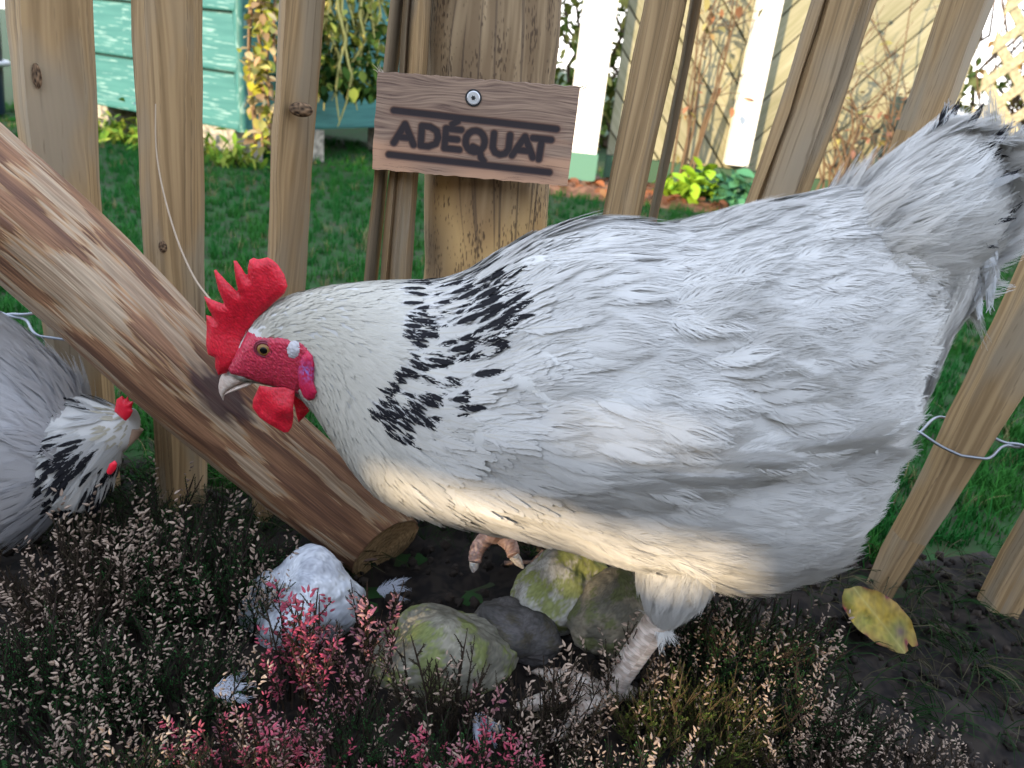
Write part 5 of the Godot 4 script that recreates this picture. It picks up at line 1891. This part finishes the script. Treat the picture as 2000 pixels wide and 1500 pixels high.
	var lt := thing("lattice_panel", "cream diagonal trellis right of the shed, upper centre left", "trellis", Vector3(-0.72, 0, -3.95))
	lattice(lt, Rect2(-1.05, 0.12, 0.62, 1.3), -3.95, 0.075, 0.026)

func lattice(o: Node3D, r: Rect2, z: float, step: float, w: float) -> void:
	var mat := textured(picture(64, 64, func(u: float, v: float) -> Color: return Color(0.36, 0.315, 0.20) * (1.0 + 0.3 * nz(u * 8.0, v * 8.0))), 0.8)
	var frame := PackedVector2Array([r.position, Vector2(r.end.x, r.position.y), r.end, Vector2(r.position.x, r.end.y)])
	for s in [-1.0, 1.0]:
		var n := int((r.size.x + r.size.y) / step)
		for k in n + 1:
			var x := r.position.x - (r.size.y if s > 0 else 0.0) + k * step
			var d := Vector2(s, 1.0) / sqrt(2.0)
			var c := Vector2(x, r.position.y)
			var nn := Vector2(-d.y, d.x) * w * 0.5
			var slat := PackedVector2Array([c - nn - d * 0.3, c + nn - d * 0.3, c + nn + d * 4.0, c - nn + d * 4.0])
			for poly in Geometry2D.intersect_polygons(slat, frame):
				if poly.size() < 3:
					continue
				var b := MB.new()
				prism(b, poly, z + (0.008 if s > 0 else 0.0), z + (0.016 if s > 0 else 0.0075), Transform3D(), 6.0)
				part("slat", b.mesh(), mat, o)

func build_panels() -> void:
	var z := -3.3
	var board_mats := []
	for k in 4:
		board_mats.append(textured(picture(64, 256, func(u: float, v: float) -> Color:
			var g := grain(u, v, 9.0, 2.0, k * 7.0 + 2.0)
			return (Color(0.22, 0.21, 0.125).lerp(Color(0.30, 0.28, 0.19), clampf(0.5 + g * 0.8 + 0.4 * nz(u * 2.0, v * 5.0, k), 0, 1))) * (0.9 + 0.07 * k)), 0.8, 0.1))
	var o := thing("wooden_panel", "sunlit pale green-grey panel of diagonal boards behind the white posts", "fence panel", Vector3(0.9, 0, z))
	var mid := Vector3(0.8268, 0.3791, -3.3)
	var halves := [PackedVector2Array([Vector2(0.28, 0.12), Vector2(mid.x, 0.12), Vector2(mid.x, 1.6), Vector2(0.28, 1.6)]), PackedVector2Array([Vector2(mid.x, 0.12), Vector2(1.62, 0.12), Vector2(1.62, 1.6), Vector2(mid.x, 1.6)])]
	for s in 2:
		var d := Vector2(-1.0 if s == 0 else 1.0, 1.15).normalized()
		var nn := Vector2(-d.y, d.x) * (1.0 if s == 1 else -1.0)
		for k in range(-18, 22):
			var c := Vector2(mid.x, 0.12) + nn * k * 0.100
			var w := nn * 0.0468
			var strip := PackedVector2Array([c - w - d * 4.0, c + w - d * 4.0, c + w + d * 4.0, c - w + d * 4.0])
			for poly in Geometry2D.intersect_polygons(strip, halves[s]):
				if poly.size() < 3:
					continue
				var b := MB.new()
				prism(b, poly, z, z + 0.018 + 0.003 * (k % 2), Transform3D())
				for q in b.uv.size():
					var p := b.uv[q]
					b.uv[q] = Vector2((p - c).dot(nn) * 8.0, p.dot(d) * 1.3 + k * 0.31)
				part("board", b.mesh(), board_mats[posmod(k * 7 + s, 4)], o)
	var bk := MB.new()
	box(bk, Vector3(0.28, 0.12, z - 0.03), Vector3(1.62, 1.6, z - 0.012))
	part("backing", bk.mesh(), paint(lin(0.12, 0.10, 0.06), 0.9), o)
	var rail := MB.new()
	box(rail, Vector3(0.28, 0.03, z - 0.02), Vector3(1.62, 0.117, z + 0.03))
	part("plinth", rail.mesh(), paint(lin(0.05, 0.10, 0.06), 0.8), o)
	# white posts
	var white := textured(picture(32, 128, func(u: float, v: float) -> Color: return Color(0.80, 0.78, 0.72) * (1.0 + 0.06 * nz(u * 4.0, v * 20.0))), 0.5)
	var p1 := Vector3(0.1669, 0.2169, -3.2)
	var p2 := Vector3(0.796, 0.3782, -3.24)
	var w1 := thing("white_post", "broad bright white post just right of the name board", "post", Vector3(p1.x, 0, -3.2), "white posts at the panel")
	var a := MB.new()
	box(a, Vector3(p1.x - 0.062, 0.125, -3.25), Vector3(p1.x + 0.062, 1.7, -3.17))
	part("shaft", a.mesh(), white, w1)
	var ft := MB.new()
	box(ft, Vector3(p1.x - 0.07, -0.01, -3.26), Vector3(p1.x + 0.07, 0.125, -3.16))
	part("foot", ft.mesh(), paint(lin(0.10, 0.22, 0.16), 0.8), w1)
	var w2 := thing("white_post", "slim white post in the middle of the diagonal boards", "post", Vector3(p2.x, 0, -3.24), "white posts at the panel")
	var c2 := MB.new()
	box(c2, Vector3(p2.x - 0.045, 0.14, -3.27), Vector3(p2.x + 0.045, 1.7, -3.215))
	part("shaft", c2.mesh(), white, w2)
	# dark slim thing and low white board at the right
	var dp := Vector3(1.4218, 0.2035, -3.15)
	var wp := thing("slate_post", "dark blue-grey square post left of the lattice", "post", Vector3(dp.x, 0, -3.15))
	var wb := MB.new()
	box(wb, Vector3(dp.x - 0.09, 0, -3.22), Vector3(dp.x + 0.08, 0.46, -3.08))
	part("shaft", wb.mesh(), paint(lin(0.05, 0.08, 0.085), 0.4), wp)
	var gl := MB.new()
	box(gl, Vector3(dp.x + 0.03, 0.12, -3.078), Vector3(dp.x + 0.042, 0.42, -3.07))
	part("painted_highlight", gl.mesh(), paint(lin(0.6, 0.65, 0.65), 0.3), wp)  # pale strip standing in for a thin vertical highlight on the post
	var lo := thing("lattice_panel", "cream diagonal trellis at the right edge with dry leaves in it", "trellis", Vector3(2.0, 0, -3.25))
	lattice(lo, Rect2(1.66, 0.16, 1.1, 1.45), -3.25, 0.135, 0.036)
	var sill := thing("white_edging", "white painted edging board under the right trellis", "edging", Vector3(1.9, 0, -3.1))
	var eb := MB.new()
	box(eb, Vector3(1.6, 0.075, -3.14), Vector3(2.9, 0.125, -3.02))
	part("top_board", eb.mesh(), white, sill)
	var ed := MB.new()
	box(ed, Vector3(1.6, -0.01, -3.13), Vector3(2.9, 0.074, -3.04))
	part("face_board", ed.mesh(), paint(lin(0.02, 0.03, 0.028), 0.8), sill)
	# border with brown litter and small bright plants
	var bd := MB.new()
	var n := 60
	for i in n + 1:
		for j in 7:
			var x := lerpf(0.05, 2.9, float(i) / n)
			var zz := lerpf(-2.90, -3.34, j / 6.0)
			var k := bd.add(Vector3(x, (0.03 + 0.012 * nz(x * 11.0, zz * 11.0)) * (0.0 if j == 0 else 1.0) - 0.012, zz), Vector2(x, zz) * 2.0)
			if i > 0 and j > 0:
				bd.quad(k - 8, k - 1, k, k - 7)
	setting("border_soil", bd.mesh(), textured(picture(128, 128, func(u: float, v: float) -> Color: return Color(0.11, 0.055, 0.032).lerp(Color(0.20, 0.10, 0.06), clampf(0.5 + nz(u * 14.0, v * 14.0), 0, 1))), 0.9))
	var lit := leaf_card(0.045, 0.03)
	leaves_in("leaf_litter", self, 420, lit, leaf_mat, func() -> Variant: return Vector3(rng.randf_range(0.1, 2.6), 0.028, rng.randf_range(-3.28, -2.9)), [Color(0.24, 0.09, 0.04), Color(0.30, 0.16, 0.08), Color(0.16, 0.07, 0.04)])
	for q in [["low bright yellow-green plant at the foot of the diagonal boards", Vector3(0.5993, 0, -3.0415), Color(0.22, 0.36, 0.03)], ["small blue-green plant right of the bright plant", Vector3(0.7444, 0, -3.0213), Color(0.07, 0.2, 0.10)]]:
		var po := thing("border_plant", q[0], "plant", q[1])
		var pc: Color = q[2]
		var pa: Vector3 = q[1]
		leaves_in("leaves", po, 130, leaf_card(0.06, 0.035), leaf_mat, func() -> Variant: return pa + Vector3(rng.randfn(0, 0.05), 0.02 + absf(rng.randfn(0, 0.05)), rng.randfn(0, 0.04)), [pc, pc * 0.7, pc * 1.3])
	# bare twiggy shrubs against the panel
	shrub("bare brown shrub with rusty leaves between the white posts", Vector3(Vector3(0.5779, 0.1092, -3.16).x, 0.0, -3.16), 9, 0.12, 1.2, 70, [Color(0.34, 0.24, 0.12), Color(0.28, 0.14, 0.08), Color(0.30, 0.27, 0.12)])
	shrub("leafless twiggy shrub against the right half of the panel", Vector3(Vector3(1.1939, 0.1262, -3.1).x, 0.0, -3.1), 17, 0.28, 0.95, 26, [Color(0.30, 0.15, 0.08), Color(0.30, 0.27, 0.10)])
	shrub("rust-leaved small shrub by the dark square post", Vector3(Vector3(1.3078, 0.2087, -3).x, 0.0, -3.0), 9, 0.10, 0.5, 40, [Color(0.24, 0.12, 0.08), Color(0.2, 0.11, 0.07)])
	shrub("tangled shrub with dry leaves and pale blooms in the right trellis", Vector3(2.0, 0.0, -3.34), 40, 0.35, 1.3, 420, [Color(0.36, 0.22, 0.08), Color(0.40, 0.30, 0.10), Color(0.22, 0.24, 0.06), Color(0.78, 0.77, 0.74)])

func shrub(label: String, at: Vector3, twigs: int, spread: float, h: float, leaves: int, cols: Array) -> void:
	var o := thing("shrub", label, "shrub", at)
	var b := MB.new()
	var tips := []
	for k in twigs:
		var a := rng.randf() * TAU
		var p := at + Vector3(cos(a), 0, sin(a) * 0.4) * spread * 0.35 * rng.randf()
		var q := at + Vector3(cos(a) * spread * rng.randf_range(0.3, 1.2), h * rng.randf_range(0.45, 1.0), sin(a) * spread * 0.3)
		var pts := PackedVector3Array()
		for i in 9:
			var t := i / 8.0
			pts.append(p.lerp(q, t) + Vector3(nz(k * 3.0, t * 2.5), nz(k * 3.0 + 50.0, t * 2.5) * 0.5, nz(k * 3.0 + 90.0, t * 2.5) * 0.4) * spread * 0.5 * t)
			tips.append(pts[i])
		tube(b, pts, [0.006, 0.0055, 0.005, 0.0042, 0.0034, 0.0028, 0.0022, 0.0016, 0.001], 5)
		for j in 3:
			var s := pts[rng.randi_range(3, 7)]
			var e := s + Vector3(rng.randf_range(-1, 1), rng.randf_range(0.1, 0.9), rng.randf_range(-0.3, 0.3)) * 0.16
			tube(b, PackedVector3Array([s, s.lerp(e, 0.5) + Vector3(0, 0.012, 0), e]), [0.0022, 0.0016, 0.0008], 4)
			tips.append(e)
	part("branches", b.mesh(), paint(lin(0.13, 0.085, 0.05), 0.85), o)
	leaves_in("leaves", o, leaves, leaf_card(0.045, 0.028), leaf_mat, func() -> Variant: return (tips[rng.randi() % tips.size()] as Vector3) + Vector3(rng.randfn(0, 0.015), rng.randfn(0, 0.015), rng.randfn(0, 0.01)), cols, 0.5, 1.2)

func build_far() -> void:
	# hedge and small tree beyond the panels
	var leaf := leaf_card(0.07, 0.045)
	var h := thing("hedge", "tall sunlit hedge beyond the panels, seen past the post", "hedge", Vector3(0.6, 0, -5.2))
	var br := MB.new()
	for k in 90:
		var x := rng.randf_range(-3.0, 4.5)
		var pts := PackedVector3Array()
		for i in 7:
			pts.append(Vector3(x + 0.25 * nz(k * 2.0, i * 0.4), i * 0.22, -5.25 + 0.2 * nz(k * 2.0 + 30.0, i * 0.4)))
		tube(br, pts, [0.02, 0.018, 0.015, 0.012, 0.01, 0.007, 0.003], 5)
	part("branches", br.mesh(), paint(lin(0.12, 0.08, 0.05), 0.9), h)
	leaves_in("foliage", h, 15000, leaf, leaf_mat, func() -> Variant:
		var x := rng.randf_range(-3.0, 4.5)
		var y := 1.45 * rng.randf()
		if nz(x * 2.2, y * 2.2, 3.0) < -0.38 and y > 0.5:
			return null
		if y > 1.0 + 0.4 * nz(x * 1.5, 7.0):
			return null
		return Vector3(x, y, -5.2 + rng.randfn(0, 0.18)), [Color(0.20, 0.22, 0.05), Color(0.13, 0.18, 0.04), Color(0.30, 0.28, 0.08), Color(0.09, 0.13, 0.03)], 0.6, 1.4)
